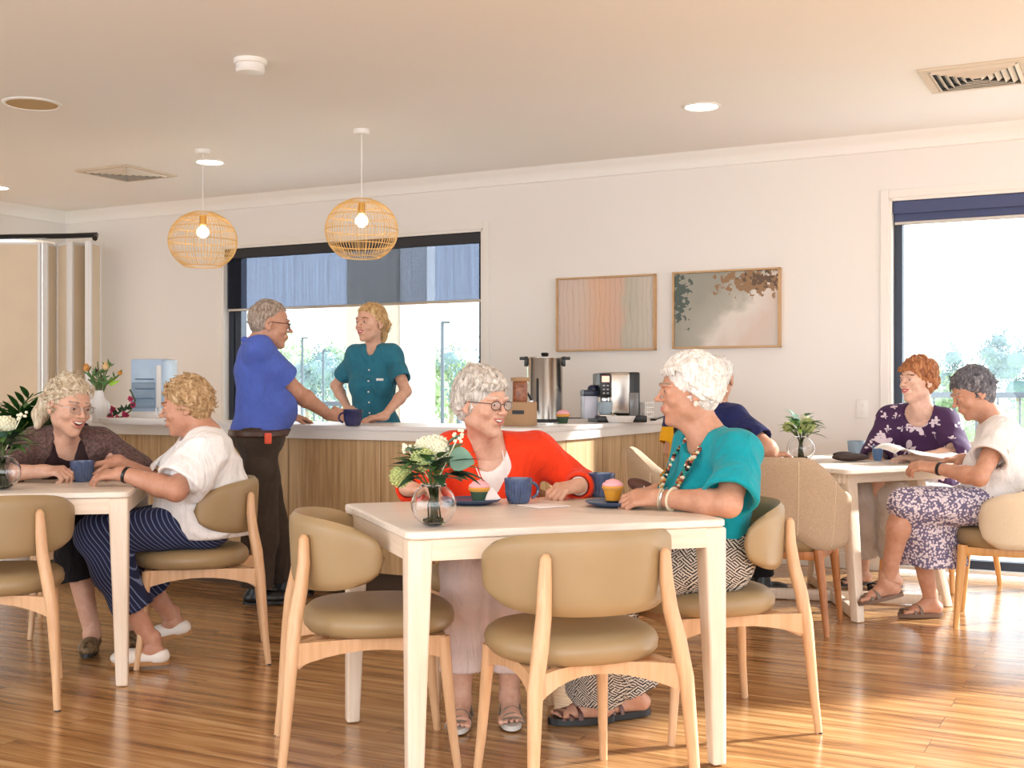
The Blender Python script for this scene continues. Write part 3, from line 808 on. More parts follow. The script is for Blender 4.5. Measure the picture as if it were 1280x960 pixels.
# trestle table on the right
t = thing('trestle_table', 'pale oak table with splayed legs and crossed floor rails, on the right', 'table', (1.80, 6.47, 0), math.radians(30))
mb = MB(); top_slab(mb, 1.0, 1.0, .03, .715, .74); mb.build('tabletop', M['paleoak'], t, angle=30)
mb = MB()
for s in (-1, 1): mb.box((0, s * .36, .6865), (.8, .03, .055), None, .003); mb.box((s * .40, 0, .6865), (.03, .72, .055), None, .003)
mb.build('apron', M['tableapron'], t)
BR = RZ(math.radians(6))
feet = []
for sx, sy in ((-1, -1), (1, -1), (1, 1), (-1, 1)):
    f = BR @ Vector((sx * .36 - .13, sy * .44 - .02, 0)); k = BR @ Vector((sx * .27 - .11, sy * .30 - .01, 0)); feet.append(f)
    mb = MB(); a, b_ = .034, .024
    mb.hexa([(f.x - b_, f.y - b_, .002), (f.x + b_, f.y - b_, .002), (f.x + b_, f.y + b_, .002), (f.x - b_, f.y + b_, .002), (k.x - a, k.y - a, .715), (k.x + a, k.y - a, .715), (k.x + a, k.y + a, .715), (k.x - a, k.y + a, .715)], bev=.006)
    mb.build('leg', M['paleoakv'], t, angle=30)
for a, b_ in ((0, 2), (1, 3)):
    p, q = feet[a], feet[b_]; d = q - p
    mb = MB(); mb.box((p + q) / 2 + Vector((0, 0, .032)), (d.length, .034, .055), RZ(math.atan2(d.y, d.x)), .005); mb.build('floor_rail', M['paleoakv'], t)
# ================================================================ things on the tables and counter
TZ = .74
def at_z(px, py, z): return G(px, py, z)
def mug(p, ang, label, r=.049, h=.086, m=None, group='blue ribbed cups'):
    t = thing('coffee_mug', label, 'mug', p, ang, group)
    m = m or M['mugblue']
    mb = MB(); n = 96
    prof = [(.0, .004), (r * .62, .0), (r * .72, .003), (r * .80, .012), (r * .93, h * .4), (r * .97, h * .78), (r * 1.0, h * .84), (r * 1.0, h), (r * .94, h * 1.0), (r * .91, h * .9), (r * .84, h * .3), (r * .6, .010), (0.001, .009)]
    mb.lathe(prof[1:], n=n, ribs=22, ribd=.0055, ribr=(.011, h * .8)); mb.build('cup_body', m, t, angle=60)
    mb = MB()
    pts = [(r * .93 + .026 * math.sin(a) , 0, h * .5 - .026 * math.cos(a)) for a in np.linspace(.1, PI - .1, 12)]
    mb.tube(pts, .0055, 8); mb.build('handle', m, t)
    mb = MB(); mb.lathe([(r * .89, h * .82), (.002, h * .82)], n=32); mb.build('coffee', mat('coffee', (90, 60, 38), .2) if 'coffee' not in M else M['coffee'], t)
    return t
M['coffee'] = mat('coffee', (92, 62, 40), .2)
def plate(p, label, r=.1):
    t = thing('side_plate', label, 'plate', p, 0, 'slate blue side plates'); mb = MB()
    mb.lathe([(.001, .002), (r * .55, .0), (r * .62, .003), (r * .9, .010), (r, .017), (r * .985, .019), (r * .88, .013), (r * .6, .007), (.001, .006)], n=48); mb.build('dish', M['plateblue'], t, angle=60); return t
M['icing'] = mat('pink_icing', (240, 176, 182), .6); M['cake'] = mat('golden_cake', (226, 160, 74), .85, bump=.4, bscale=150); M['case'] = mat('green_paper_case', (52, 78, 58), .7)
M['caseo'] = mat('orange_paper_case', (220, 150, 40), .7)
def cupcake(p, label, case, s=1.0, group='pink iced cupcakes'):
    t = thing('cupcake', label, 'cupcake', p, 0, group)
    mb = MB(); mb.lathe([(.001, 0), (.023 * s, 0), (.032 * s, .036 * s), (.030 * s, .037 * s)], n=72, ribs=24, ribd=.002, ribr=(.0005, .04)); mb.build('paper_case', case, t)
    mb = MB(); mb.lathe([(.030 * s, .034 * s), (.036 * s, .040 * s), (.037 * s, .046 * s), (.033 * s, .052 * s)], n=24); mb.build('cake', M['cake'], t)
    mb = MB(); prof = [(.034 * s, .048 * s), (.036 * s, .053 * s), (.032 * s, .060 * s), (.026 * s, .062 * s), (.024 * s, .067 * s), (.013 * s, .070 * s), (.002, .074 * s)]
    mb.lathe(prof, n=24); mb.build('icing', M['icing'], t, angle=80); return t
mug(G(648, 629, TZ), math.radians(20), 'blue ribbed cup in the middle of the front table, before the orange-red cardigan')
mug(G(752, 621, TZ), math.radians(200), 'blue ribbed cup on the front table, behind the hands of the woman in teal')
p1 = G(590, 630, TZ); plate(p1, 'slate blue plate with the cupcake and napkin, before the orange-red cardigan')
cupcake(p1 + Vector((.025, -.012, .009)), 'pink iced cupcake in a green case on the front table plate', M['case'])
p2 = G(768, 633, TZ); plate(p2, 'slate blue plate by the hands of the woman in teal', .098)
cupcake(p2 + Vector((.0, .065, .014)), 'pink iced cupcake in an orange case by the hands of the woman in teal', M['caseo'], 1.0)
M['napkin'] = mat('white_paper_napkin', (240, 228, 226), .8)
t = thing('paper_napkin', 'white folded paper napkin beside the cupcake on the plate', 'napkin', p1 + Vector((.066, -.006, .016)), .4)
mb = MB(); mb.hexa([(-.03, -.02, 0), (.03, -.02, 0), (.03, .02, 0), (-.03, .02, 0), (-.012, -.004, .042), (.004, -.006, .040), (.006, .012, .03), (-.012, .010, .034)], bev=.002); mb.build('fold', M['napkin'], t)
t = thing('paper_napkin', 'white paper napkin lying flat in front of the blue cup', 'napkin', G(680, 633, TZ) + Vector((0, 0, .0012)), .6)
mb = MB(); mb.box((0, 0, .0015), (.13, .12, .003), None, .001); mb.build('fold', M['napkin'], t)
# brown cookie bag with white print behind the cupcake
M['brownbag'] = mat('brown_printed_paper', (84, 50, 38), .6)
t = thing('snack_packet', 'dark brown snack packet with white print beside the cupcake and hand', 'packet', Vector((.455, 4.15, TZ)), math.radians(-20))
mb = MB(); mb.ball((0, 0, .048), (.062, .026, .026), 10, Matrix.Rotation(math.radians(22), 3, 'Y')); mb.build('wrapper', M['brownbag'], t)
mb = MB()
for k in range(5): mb.box((.008 + k * .009, -.0225 + .0012 * k, .050 - k * .004), (.004, .006, .012), Matrix.Rotation(.4 * k, 3, 'Y'), .001)
mb.build('white_print', M['napkin'], t)
# flower vases
def vase(p, r, label):
    t = thing('glass_vase', label, 'vase', p, 0, 'clear globe vases')
    mb = MB()
    prof = []
    for a in np.linspace(-80, 58, 20):
        q = math.radians(a); prof.append((r * math.cos(q), r * .96 + r * .95 * math.sin(q)))
    z0 = prof[0][1]; prof = [(x, z - z0 + .001) for x, z in prof]
    rim = prof[-1]
    prof = [(.001, .001)] + prof + [(rim[0] + .004, rim[1] + .006), (rim[0] + .001, rim[1] + .007)]
    inn = [(max(.001, x - .003), z + (.003 if i < 3 else 0)) for i, (x, z) in enumerate(prof[1:-2])][::-1]
    mb.lathe(prof + inn, n=40); mb.build('glass_globe', M['glass'], t, angle=80)
    mb = MB(); r2 = random.Random(int(p.x * 1000))
    for k in range(26):
        a = r2.random() * 2 * PI; q = r2.random() ** .5 * r * .52; mb.ball((q * math.cos(a), q * math.sin(a), .012 + r2.random() * .012), (.007, .007, .006), 4, mi=k % 2)
    mb.build('vase_pebbles', [M['bloomg'], M['leafg']], t)['kind'] = 'stuff'
    return rim[1] + p[2]
def bouquet(p, zr, s, label, seed, kinds, group='mixed green and white bouquets'):
    """p base of the vase, zr rim height, s overall size"""
    r2 = random.Random(seed)
    t = thing('flower_bouquet', label, 'flowers', p, 0, group)
    h = zr - p[2]
    mb = MB()
    tips = []
    for k in range(16):
        a = r2.random() * 2 * PI; q = r2.uniform(.1, 1)
        tip = Vector((math.cos(a) * q * s * .42, math.sin(a) * q * s * .38, h + s * r2.uniform(.12, .38) * (1.15 - .4 * q)))
        aa = a + PI + r2.uniform(-.7, .7); qq = r2.uniform(.006, .032); low = Vector((math.cos(aa) * qq, math.sin(aa) * qq, .010)); neck = Vector((math.cos(a) * .014, math.sin(a) * .014, h * .95))
        mb.tube([low, (low + neck) / 2 + Vector((r2.uniform(-.01, .01), r2.uniform(-.01, .01), 0)), neck, (neck + tip) / 2 + Vector((0, 0, .01)), tip], .0028, 6); tips.append(tip)
    mb.build('stems', M['stem'], t)
    for (m, num, L, Wd, zlo, zhi, sp) in kinds['leaves']:
        mb = MB()
        for k in range(num):
            a = r2.random() * 2 * PI; q = r2.uniform(.3, 1)
            b0 = Vector((math.cos(a) * .02, math.sin(a) * .02, h + s * r2.uniform(zlo, zhi)))
            d = Vector((math.cos(a) * sp, math.sin(a) * sp, r2.uniform(.0, 1.0)))
            b1 = b0 + d.normalized() * s * .16 * q
            mb.leaf(b1, d, (0, 0, 1), s * L * r2.uniform(.8, 1.2), s * Wd, .35)
        mb.build('foliage', m, t)
    for (m, x, y, z, r) in kinds['blooms']:
        mb = MB(); c = Vector((x * s, y * s, h + z * s)); rr = r * s
        mb.ball(c, rr * .82, 8)
        for k in range(150):
            e = 1 - 2 * (k + .5) / 150; a = k * 2.39996; q = (1 - e * e) ** .5
            d = Vector((q * math.cos(a), q * math.sin(a), e)); mb.ball(c + d * rr * r2.uniform(.78, .98), rr * .13, 3)
        mb.build('bloom', m, t)
    for (x, y, z, n_) in kinds.get('berries', []):
        mb = MB()
        for k in range(n_):
            mb.ball(Vector((x * s, y * s, h + z * s)) + Vector((r2.uniform(-1, 1), r2.uniform(-1, 1), r2.uniform(-1, 1.4))) * s * .06, s * .024, 5)
        mb.tube([(x * s * .2, y * s * .2, h + .1 * s), (x * s, y * s, h + z * s)], .002, 5)
        mb.build('blossom_spray', M['bloomw'], t)
    return t
KB = dict(leaves=[(M['leafd'], 22, .40, .17, .02, .26, 1.2), (M['leafg'], 22, .36, .12, .05, .35, 1.0), (M['leafgrey'], 10, .26, .22, .1, .4, .9)],
          blooms=[(M['bloomg'], -.12, -.12, .33, .15), (M['bloomg'], -.40, .02, .12, .14), (M['bloomw'], .02, .06, .46, .17), (M['bloomw'], -.12, .10, .48, .12)],
          berries=[(.30, -.02, .60, 9), (-.30, -.08, .44, 8)])
vz = G(542, 658, TZ); zr = vase(vz, .065, 'round clear glass vase of flowers on the front table')
bq = bouquet(vz, zr, .235, 'white and green flower bouquet in the front table vase', 5, KB)
mb = MB(); mb.leaf((.05, 0, zr - TZ + .055), (1, .1, .15), (0, 0, 1), .085, .02, .1); mb.leaf((.045, -.01, zr - TZ + .03), (1, -.1, .05), (0, 0, 1), .08, .024, .15); mb.leaf((.02, .01, zr - TZ + .07), (.9, .1, .9), (0, 0, 1), .08, .018, .1); mb.build('foliage', M['leaflime'], bq)
mb = MB(); mb.leaf((.045, -.035, zr - TZ + .085), (.7, -.1, -.15), (-.1, -1, .2), .075, .07, .05); mb.build('foliage', M['leafgrey'], bq)
vz = G(2, 612, TZ); zr = vase(vz, .072, 'round clear glass vase at the left frame edge on the left table')
bouquet(vz, zr, .26, 'white and green flower bouquet at the left frame edge', 11, KB)
vz = G(1001, 577, TZ); zr = vase(vz, .074, 'round clear glass vase on the right trestle table')
KC = dict(leaves=[(M['leafg'], 26, .32, .15, .02, .32, 1.0), (M['leafgrey'], 6, .22, .2, .2, .4, .8), (M['leaflime'], 5, .4, .09, .1, .3, 1.1)],
          blooms=[(M['bloomg'], .12, -.1, .25, .17), (M['bloomg'], -.27, 0, .22, .12), (M['bloomw'], .10, .05, .42, .10)])
bouquet(vz, zr, .25, 'green flower bouquet in the vase on the right table', 23, KC)
# left table
mug(G(103, 602, TZ), 2.2, 'blue ribbed cup between the two laughing women on the left table', .050, .088)
t = thing('mobile_phone', 'thin grey mobile phone lying on the left table before the woman in brown', 'phone', G(88, 597, TZ), .1)
mb = MB(); mb.box((0, 0, .005), (.14, .07, .009), None, .003); mb.build('phone_body', mat('grey_phone', (150, 146, 146), .3), t)
mb = MB(); mb.box((0, 0, .0102), (.132, .062, .001)); mb.build('screen', M['black'], t)
# right table
mug(G(1070, 569, TZ), 1.0, 'grey-blue ribbed cup at the back of the right table', .05, .085, mat('grey_blue_ceramic', (128, 146, 164), .35))
t = thing('handleless_cup', 'small blue cup without a handle on the right table beside the newspaper', 'cup', G(1097, 576, TZ))
mb = MB(); mb.lathe([(.001, .002), (.018, 0), (.026, .02), (.029, .05), (.028, .083), (.025, .083), (.024, .02), (.001, .012)], n=48, ribs=16, ribd=.002, ribr=(.01, .07)); mb.build('cup_body', mat('mid_blue_ceramic', (84, 116, 158), .3), t)
t = thing('leather_pouch', 'dark brown leather pouch lying on the right table', 'pouch', G(1063, 577, TZ), .2)
mb = MB(); mb.ball((0, 0, .024), (.105, .05, .022), 12); mb.ball((-.03, .02, .038), (.06, .035, .016), 10); mb.build('pouch_body', mat('dark_brown_leather', (64, 48, 44), .6), t)
# newspaper held up
def news_mat():
    m, nt, b = new_mat('printed_newspaper')
    v = coords(nt, (1, 1, 1)); br = nd(nt, 'ShaderNodeTexBrick', i_Scale=1.0); br.inputs['Brick Width'].default_value = .09; br.inputs['Row Height'].default_value = .007; br.inputs['Mortar Size'].default_value = .0032
    br.inputs['Color1'].default_value = lin((120, 120, 124)); br.inputs['Color2'].default_value = lin((190, 188, 184)); br.inputs['Mortar'].default_value = lin((236, 232, 226))
    nt.links.new(v, br.inputs['Vector']); n = nd(nt, 'ShaderNodeTexNoise', i_Scale=9.0, i_Detail=1.0); nt.links.new(v, n.inputs['Vector'])
    mm = nd(nt, 'ShaderNodeMixRGB'); mm.inputs['Color2'].default_value = lin((238, 234, 228))
    nt.links.new(ramp(nt, n.outputs['Fac'], [(.48, (0, 0, 0, 1)), (.5, (1, 1, 1, 1))]), mm.inputs['Fac']); nt.links.new(br.outputs['Color'], mm.inputs['Color1']); nt.links.new(mm.outputs[0], b.inputs['Base Color'])
    b.inputs['Roughness'].default_value = .8
    return m
t = thing('newspaper', 'folded newspaper held by the grey-haired woman over the right table', 'newspaper', G(1150, 580, TZ) + Vector((0, 0, .01)), math.radians(12))
mb = MB()
rows = []
for i in range(15):
    x = -.20 + .40 * i / 14; q = i / 14
    z = .012 + .04 * math.exp(-((q - .12) / .14) ** 2) + .02 * math.sin(q * 6) * q + .02
    rows.append([Vector((x, -.10, z)), Vector((x, -.03, z + .012)), Vector((x, .05, z + .020)), Vector((x + .01, .13, z + .014))])
for off in (0, .004):
    vr = [[mb.b.verts.new(p + Vector((0, 0, off))) for p in r] for r in rows]
    for a, b_ in zip(vr[:-1], vr[1:]):
        for i in range(3): mb.b.faces.new([a[i], a[i + 1], b_[i + 1], b_[i]])
    if off == 0: lowr = vr
    else:
        for a, b_ in zip(range(14), range(1, 15)):
            mb.b.faces.new([lowr[a][0], lowr[b_][0], vr[b_][0], vr[a][0]]); mb.b.faces.new([lowr[a][3], vr[a][3], vr[b_][3], lowr[b_][3]])
        mb.b.faces.new([lowr[0][i] for i in range(4)] + [vr[0][i] for i in (3, 2, 1, 0)]); mb.b.faces.new([lowr[14][i] for i in (3, 2, 1, 0)] + [vr[14][i] for i in range(4)])
mb.build('pages', news_mat(), t)
# ---------------- counter things
mug(G(441, 532.5, CT), math.radians(180), 'navy ribbed cup on the counter between the man and the staff member', .052, .09, mat('navy_glaze', (48, 52, 92), .25, var=.2, vscale=30))
def onc(px, d):                                       # counter point seen at column px, d from the wall
    s = sat(px, d); return W(s, d, CT)
# urn
p = G(681, 527.5, CT); t = thing('hot_water_urn', 'tall stainless steel hot water urn on the counter', 'urn', p, 0)
sc = p.y / F; r = 24 * sc; h = 84 * sc
mb = MB(); mb.lathe([(.001, .0), (r * .98, 0), (r * .98, .018), (r * .94, .02)], n=40); mb.build('base', M['black'], t)
mb = MB(); mb.lathe([(r * .93, .018), (r * .93, h * .93), (r * .97, h * .945), (r * .97, h * .96), (r * .5, h * .975), (.01, h * .98)], n=48); mb.build('tank', M['steel'], t)
mb = MB(); mb.lathe([(.006, h * .975), (.02, h * .985), (.024, h * 1.01), (.02, h * 1.03), (.004, h * 1.035)], n=20); mb.build('lid_knob', M['black'], t)
for s in (-1, 1):
    mb = MB(); mb.box((s * r * 1.12, -.01, h * .945), (r * .4, .035, .018), None, .005); mb.box((s * r * .98, -.01, h * .90), (.022, .03, .06), None, .004); mb.build('side_handle', M['black'], t)
mb = MB(); mb.tube([(-r * .62, -r * .75, .10), (-r * .72, -r * 1.25, .10), (-r * .74, -r * 1.32, .05)], .012, 10); mb.lathe([(.014, .085), (.014, .13), (.006, .135)], (-r * .72, -r * 1.2, 0), 14); mb.build('tap', M['chrome'], t)
mb = MB(); mb.tube([(-r * .72, -r * 1.2, .135), (-r * .9, -r * 1.3, .17), (-r * 1.25, -r * 1.2, .165)], [.008, .009, .006], 8); mb.build('tap_lever', M['black'], t)
mb = MB(); mb.tube([(-r * .42, -r * .87, .07), (-r * .42, -r * .90, .09), (-r * .42, -r * .90, h * .62), (-r * .42, -r * .86, h * .64)], .005, 8); mb.build('level_gauge', M['black'], t)
# small canister / milk jug before the tap
t = thing('milk_jug', 'small stainless milk jug under the tap of the urn', 'jug', G(664, 526, CT) + Vector((-.035, -.14, 0)))
mb = MB(); mb.lathe([(.001, 0), (.03, 0), (.032, .01), (.028, .09), (.03, .10), (.027, .10), (.026, .02), (.001, .01)], n=28); mb.build('jug_body', M['steel'], t)
mb = MB(); mb.tube([(-.028, 0, .085), (-.05, 0, .07), (-.03, 0, .025)], .004, 8); mb.build('handle', M['steel'], t)
# tea caddy with jar
p = onc(650, dwall - .38) ; t = thing('tea_caddy', 'wooden tea caddy with label left of the urn', 'box', p, WANG)
M['kraft'] = mat('kraft_timber', (176, 140, 104), .7)
mb = MB(); mb.box((0, 0, .065), (.15, .12, .13), None, .006); mb.build('caddy_box', M['kraft'], t)
mb = MB(); mb.box((.02, -.0612, .075), (.07, .003, .02)); mb.build('label_plate', M['black'], t)
t = thing('tea_jar', 'glass jar of tea with wooden lid on the tea caddy', 'jar', p + Vector((0, 0, .1305)))
mb = MB(); mb.lathe([(.001, 0), (.04, 0), (.042, .01), (.042, .10), (.038, .11)], n=28); mb.build('jar_body', mat('tea_brown', (140, 84, 52), .3, var=.4, vscale=60), t)
mb = MB(); mb.lathe([(.046, .11), (.05, .115), (.05, .13), (.001, .132)], n=28); mb.build('jar_lid', M['kraft'], t)
# cupcake on the counter
cupcake(G(692, 528.5, CT) + Vector((.05, -.12, 0)), 'pink iced cupcake on the counter before the urn', M['case'], 1.1)
mb = MB(); mb.tube([(0, 0, .004), (.1, .03, .004), (.16, 0, .004), (.26, .05, .004), (.34, .16, .004)], .004, 6); o = mb.build('power_cord', M['black']); o.location = G(703, 523.5, CT); tag(o, 'black power cord lying on the counter beside the urn', 'cord')
# coffee machine
p = G(766, 522, CT); p = onc(768, .95); t = thing('coffee_machine', 'steel and black bean-to-cup coffee machine on the counter', 'coffee machine', p, math.radians(8))
u_ = p.y / F                                          # metres per pixel there
Wd = 52 * u_; Hh = 62 * u_
mb = MB(); mb.box((.02, .02, .02), (Wd + .05, .30, .04), None, .006); mb.build('base_tray', M['black'], t)
mb = MB(); mb.box((Wd * .06, .04, Hh * .5 + .02), (Wd * .52, .26, Hh - .04), None, .018, 3); mb.build('housing', M['steel'], t)
mb = MB(); mb.box((Wd * .42, .04, Hh * .5 + .02), (Wd * .26, .25, Hh - .04), None, .01, 3); mb.build('side_panel', M['black'], t)
mb = MB(); mb.box((Wd * .40, -.088, Hh * .33), (Wd * .22, .008, Hh * .52), None, .003); mb.build('water_tank', mat('smoked_tank', (120, 118, 118), .15), t)
mb = MB(); mb.box((-Wd * .33, -.02, Hh * .74), (Wd * .26, .22, Hh * .48), None, .008); mb.build('control_panel', M['black'], t)
mb = MB(); mb.box((-Wd * .33, -.1315, Hh * .86), (Wd * .18, .003, Hh * .12)); mb.build('display_screen', emit('lit_display', (255, 170, 150), 1.2), t)
mb = MB()
for i in range(2):
    for j in range(3): mb.box((-Wd * .37 + i * Wd * .09, -.1315, Hh * (.73 - .075 * j)), (.012, .003, .008))
mb.build('buttons', mat('button_grey', (170, 170, 175), .4), t)
mb = MB(); mb.box((-Wd * .30, -.07, Hh * .44), (.045, .06, Hh * .14), None, .006); mb.tube([(-Wd * .36, -.09, Hh * .42), (-Wd * .36, -.09, Hh * .36)], .006, 8); mb.tube([(-Wd * .26, -.09, Hh * .42), (-Wd * .26, -.09, Hh * .36)], .006, 8); mb.build('spout', M['chrome'], t)
mb = MB(); mb.box((-Wd * .30, -.10, .042), (Wd * .4, .14, .008), None, .002); mb.build('drip_grid', M['steel'], t)
mb = MB(); mb.box((-Wd * .62, .0, Hh * .30), (.085, .12, Hh * .46), None, .01); o = mb.build('milk_carafe', mat('milky_plastic', (196, 198, 212), .25), t)
mb = MB(); mb.box((-Wd * .62, .0, Hh * .58), (.088, .122, Hh * .13), None, .008); mb.ball((-Wd * .54, -.02, Hh * .66), (.035, .04, .028), 8); mb.build('carafe_lid', mat('navy_plastic', (34, 40, 66), .35), t)
mug(p + Vector((-Wd * .30 + .01, -.115, .047)), 1.2, 'pale blue cup under the coffee machine spout', .045, .075, mat('pale_blue_ceramic', (168, 186, 198), .3), 'cups by the coffee machine')
# stacked white trays / baskets of sachets
p = onc(796, .80); M['wicker'] = mat('white_wicker', (236, 232, 226), .8)
def grid_box(nm, lb, c, w, d, h, cat):
    t = thing(nm, lb, cat, c, WANG); mb = MB()
    mb.box((0, 0, .004), (w, d, .008))
    for s in (-1, 1):
        for k in range(7): mb.box((s * 0 + w * (k / 6 - .5), s * d / 2, h / 2), (.006, .005, h))
        for k in range(5): mb.box((s * w / 2, d * (k / 4 - .5), h / 2), (.005, .006, h))
    for k in range(1, 5):
        z = h * k / 4
        for s in (-1, 1): mb.box((0, s * d / 2, z), (w, .006, .008)); mb.box((s * w / 2, 0, z), (.006, d, .008))
    for s in (-1, 1): mb.box((0, s * (d / 2 - .006), h * .48), (w - .01, .003, h * .9)); mb.box((s * (w / 2 - .006), 0, h * .48), (.003, d - .01, h * .9))
    mb.build('woven_basket', M['wicker'], t, smooth=False); return t
grid_box('wire_basket', 'white woven basket standing right of the coffee machine', p, .16, .14, .115, 'basket')
t = thing('spoon', 'dark spoon leaning out beside the white basket on the counter', 'spoon', p + Vector((.11, -.02, .0)), 0)
mb = MB(); mb.tube([(.0, 0, .012), (.05, 0, .03), (.13, -.01, .065)], [.007, .005, .006], 8, flat=.6); mb.ball((-.01, 0, .012), (.022, .014, .008), 8); mb.build('spoon_body', M['black'], t)
t = thing('serving_dish', 'low white rectangular dish before the white basket on the counter', 'dish', onc(776, 1.08), WANG)
mb = MB(); mb.hexa([(-.06, -.045, 0), (.06, -.045, 0), (.06, .045, 0), (-.06, .045, 0), (-.075, -.06, .04), (.075, -.06, .04), (.075, .06, .04), (-.075, .06, .04)], bev=.006); mb.build('dish_body', M['ceramic'], t)
t = thing('serving_tray', 'flat pale tray on the counter before the urn', 'tray', G(672, 530.5, CT), WANG)
mb = MB(); mb.box((0, 0, .004), (.16, .10, .008), None, .003); mb.build('tray_body', M['ceramic'], t)
# left end of the counter
p = G(124, 529, CT); u_ = p.y / F
t = thing('ceramic_vase', 'white sculpted ceramic vase on the left end of the counter', 'vase', p)
mb = MB(); k = u_
mb.lathe([(.001, 0), (8 * k, 0), (9 * k, 2 * k), (9 * k, 9 * k), (12 * k, 14 * k), (13.5 * k, 20 * k), (12 * k, 26 * k), (7.5 * k, 31 * k), (5.5 * k, 36 * k), (5.5 * k, 41 * k), (4.6 * k, 41 * k), (4.5 * k, 34 * k), (.002, 30 * k)], n=48, ribs=9, ribd=.006, ribr=(8 * k, 30 * k)); mb.build('vase_body', M['ceramic'], t, angle=80)
t = thing('native_flowers', 'orange and cream native flowers in the white vase', 'flowers', p + Vector((0, 0, 41 * k)))
r2 = random.Random(4)
mb = MB()
tips = [(-16, 2, 26), (8, 0, 28), (26, -1, 20), (-3, 3, 36), (14, 1, 35), (-8, -2, 20), (18, 2, 14), (-14, 0, 14), (2, 1, 24)]
for (x, y, z) in tips: mb.tube([(x * k * .05, 0, -.05), (x * k * .35, y * k * .5, z * k * .4), (x * k, y * k, z * k)], .004, 6)
mb.build('stems', M['stem'], t)
mb = MB()
for q in range(60):
    x, y, z = r2.choice(tips); f = r2.uniform(.15, .95)
    mb.leaf((x * k * f, y * k * f, z * k * f), (r2.uniform(-1, 1), r2.uniform(-.6, .6), r2.uniform(.2, 1)), (0, -1, .2), r2.uniform(8, 13) * k, 2.4 * k, .2, n=4)
mb.build('foliage', M['leafg'], t)
for (x, z, r_, c) in ((-16, 27, 6.2, (232, 170, 90)), (8, 29, 6.5, (250, 214, 160)), (26, 21, 4.0, (224, 160, 60)), (-4, 24, 3.4, (84, 30, 34))):
    mb = MB(); cc = Vector((x * k, 0, z * k)); mb.ball(cc, r_ * k * .6, 6)
    for q in range(46):
        e = r2.uniform(-.5, 1); a = r2.random() * 2 * PI; w_ = (1 - e * e) ** .5
        mb.leaf(cc, (w_ * math.cos(a), w_ * math.sin(a), e), (0, 0, 1), r_ * k * 1.15, r_ * k * .35, -.2, n=3)
    mb.build('bloom', mat('petal', c, .7), t)
mb = MB(); mb.leaf((10 * k, 0, 8 * k), (1, 0, .75), (0, -1, 0), 18 * k, 4 * k, .1); mb.leaf((12 * k, 0, 6 * k), (1, .1, .5), (0, -1, 0), 15 * k, 4 * k, .1); mb.build('foliage', M['leaflime'], t)
# pink flowers lying along the counter
p = G(150, 527, CT); t = thing('pink_flowers', 'spray of pink flowers lying on the counter beside the white vase', 'flowers', p)
mb = MB(); mb.tube([(-20 * k, 0, 3 * k), (0, 0, 5 * k), (14 * k, 0, 14 * k), (20 * k, 0, 28 * k), (13 * k, 0, 42 * k)], .005, 6); mb.build('stems', M['stem'], t)
mb = MB()
for q in range(22):
    f = r2.random(); mb.leaf((-16 * k + 32 * k * f, r2.uniform(-3, 3) * k, (5 + 14 * f) * k), (r2.uniform(-1, 1), -.4, r2.uniform(0, 1)), (0, -1, .2), 9 * k, 3.4 * k, .2, n=4)
mb.build('foliage', M['leafd'], t)
M['pink'] = mat('pink_petals', (222, 96, 140), .6, var=.2, vscale=50)
for (x, z, r_) in ((-12, 7, 6), (-8, 16, 6), (8, 8, 6.5), (18, 22, 5), (15, 30, 4.6), (-2, 6, 4)):
    mb = MB(); cc = Vector((x * k, -2 * k, z * k))
    for q in range(16):
        a = q * 2.4; e = r2.uniform(-.3, .9); w_ = (1 - e * e) ** .5
        mb.leaf(cc, (w_ * math.cos(a), -abs(e), w_ * math.sin(a)), (0, -1, .1), r_ * k, r_ * k * .8, -.4, n=4)
    mb.build('bloom', M['pink'], t)
# water dispenser
p = onc(188, .80) if False else G(189, 526, CT); u_ = p.y / F
t = thing('water_dispenser', 'countertop drinks dispenser with blue tinted front panel', 'dispenser', p, math.radians(-6)); k = u_
mb = MB(); mb.box((0, .04, 6 * k), (40 * k, .26, 12 * k), None, .008); mb.build('base', M['ceramic'], t)
mb = MB(); mb.box((0, .05, 44 * k), (42 * k, .24, 66 * k), None, .012); mb.build('tank_body', mat('pale_blue_plastic', (178, 202, 228), .2, var=.12, vscale=6), t)
mb = MB(); mb.box((-4 * k, -.073, 32 * k), (30 * k, .006, 32 * k), None, .003); mb.build('front_panel', mat('grey_blue_panel', (138, 162, 186), .3, var=.15, vscale=8, vstretch=(.3, 1, 6)), t)
mb = MB()
for z in (52, 40, 28): mb.box((-2 * k, -.078, z * k), (24 * k, .006, 1.6 * k))
mb.build('panel_bars', mat('slate_bar', (92, 118, 146), .4), t)
mb = MB(); mb.box((16 * k, -.075, 40 * k), (6 * k, .01, 58 * k), None, .003); mb.build('side_strip', M['ceramic'], t)
t = thing('paper_tray', 'white shallow tray on the counter before the dispenser', 'tray', G(180, 530.5, CT), WANG)
mb = MB(); mb.hexa([(-.24, -.08, 0), (.24, -.08, 0), (.24, .08, 0), (-.24, .08, 0), (-.26, -.10, .035), (.26, -.10, .035), (.26, .10, .035), (-.26, .10, .035)], bev=.006); mb.build('tray_body', M['ceramic'], t)
t = thing('drinking_glass', 'clear glass on the counter behind the woman in the white blouse', 'glass', G(202, 529, CT))
mb = MB(); mb.lathe([(.001, 0), (.03, 0), (.034, .09), (.032, .09), (.028, .006), (.001, .005)], n=28); mb.build('tumbler', M['glass'], t)
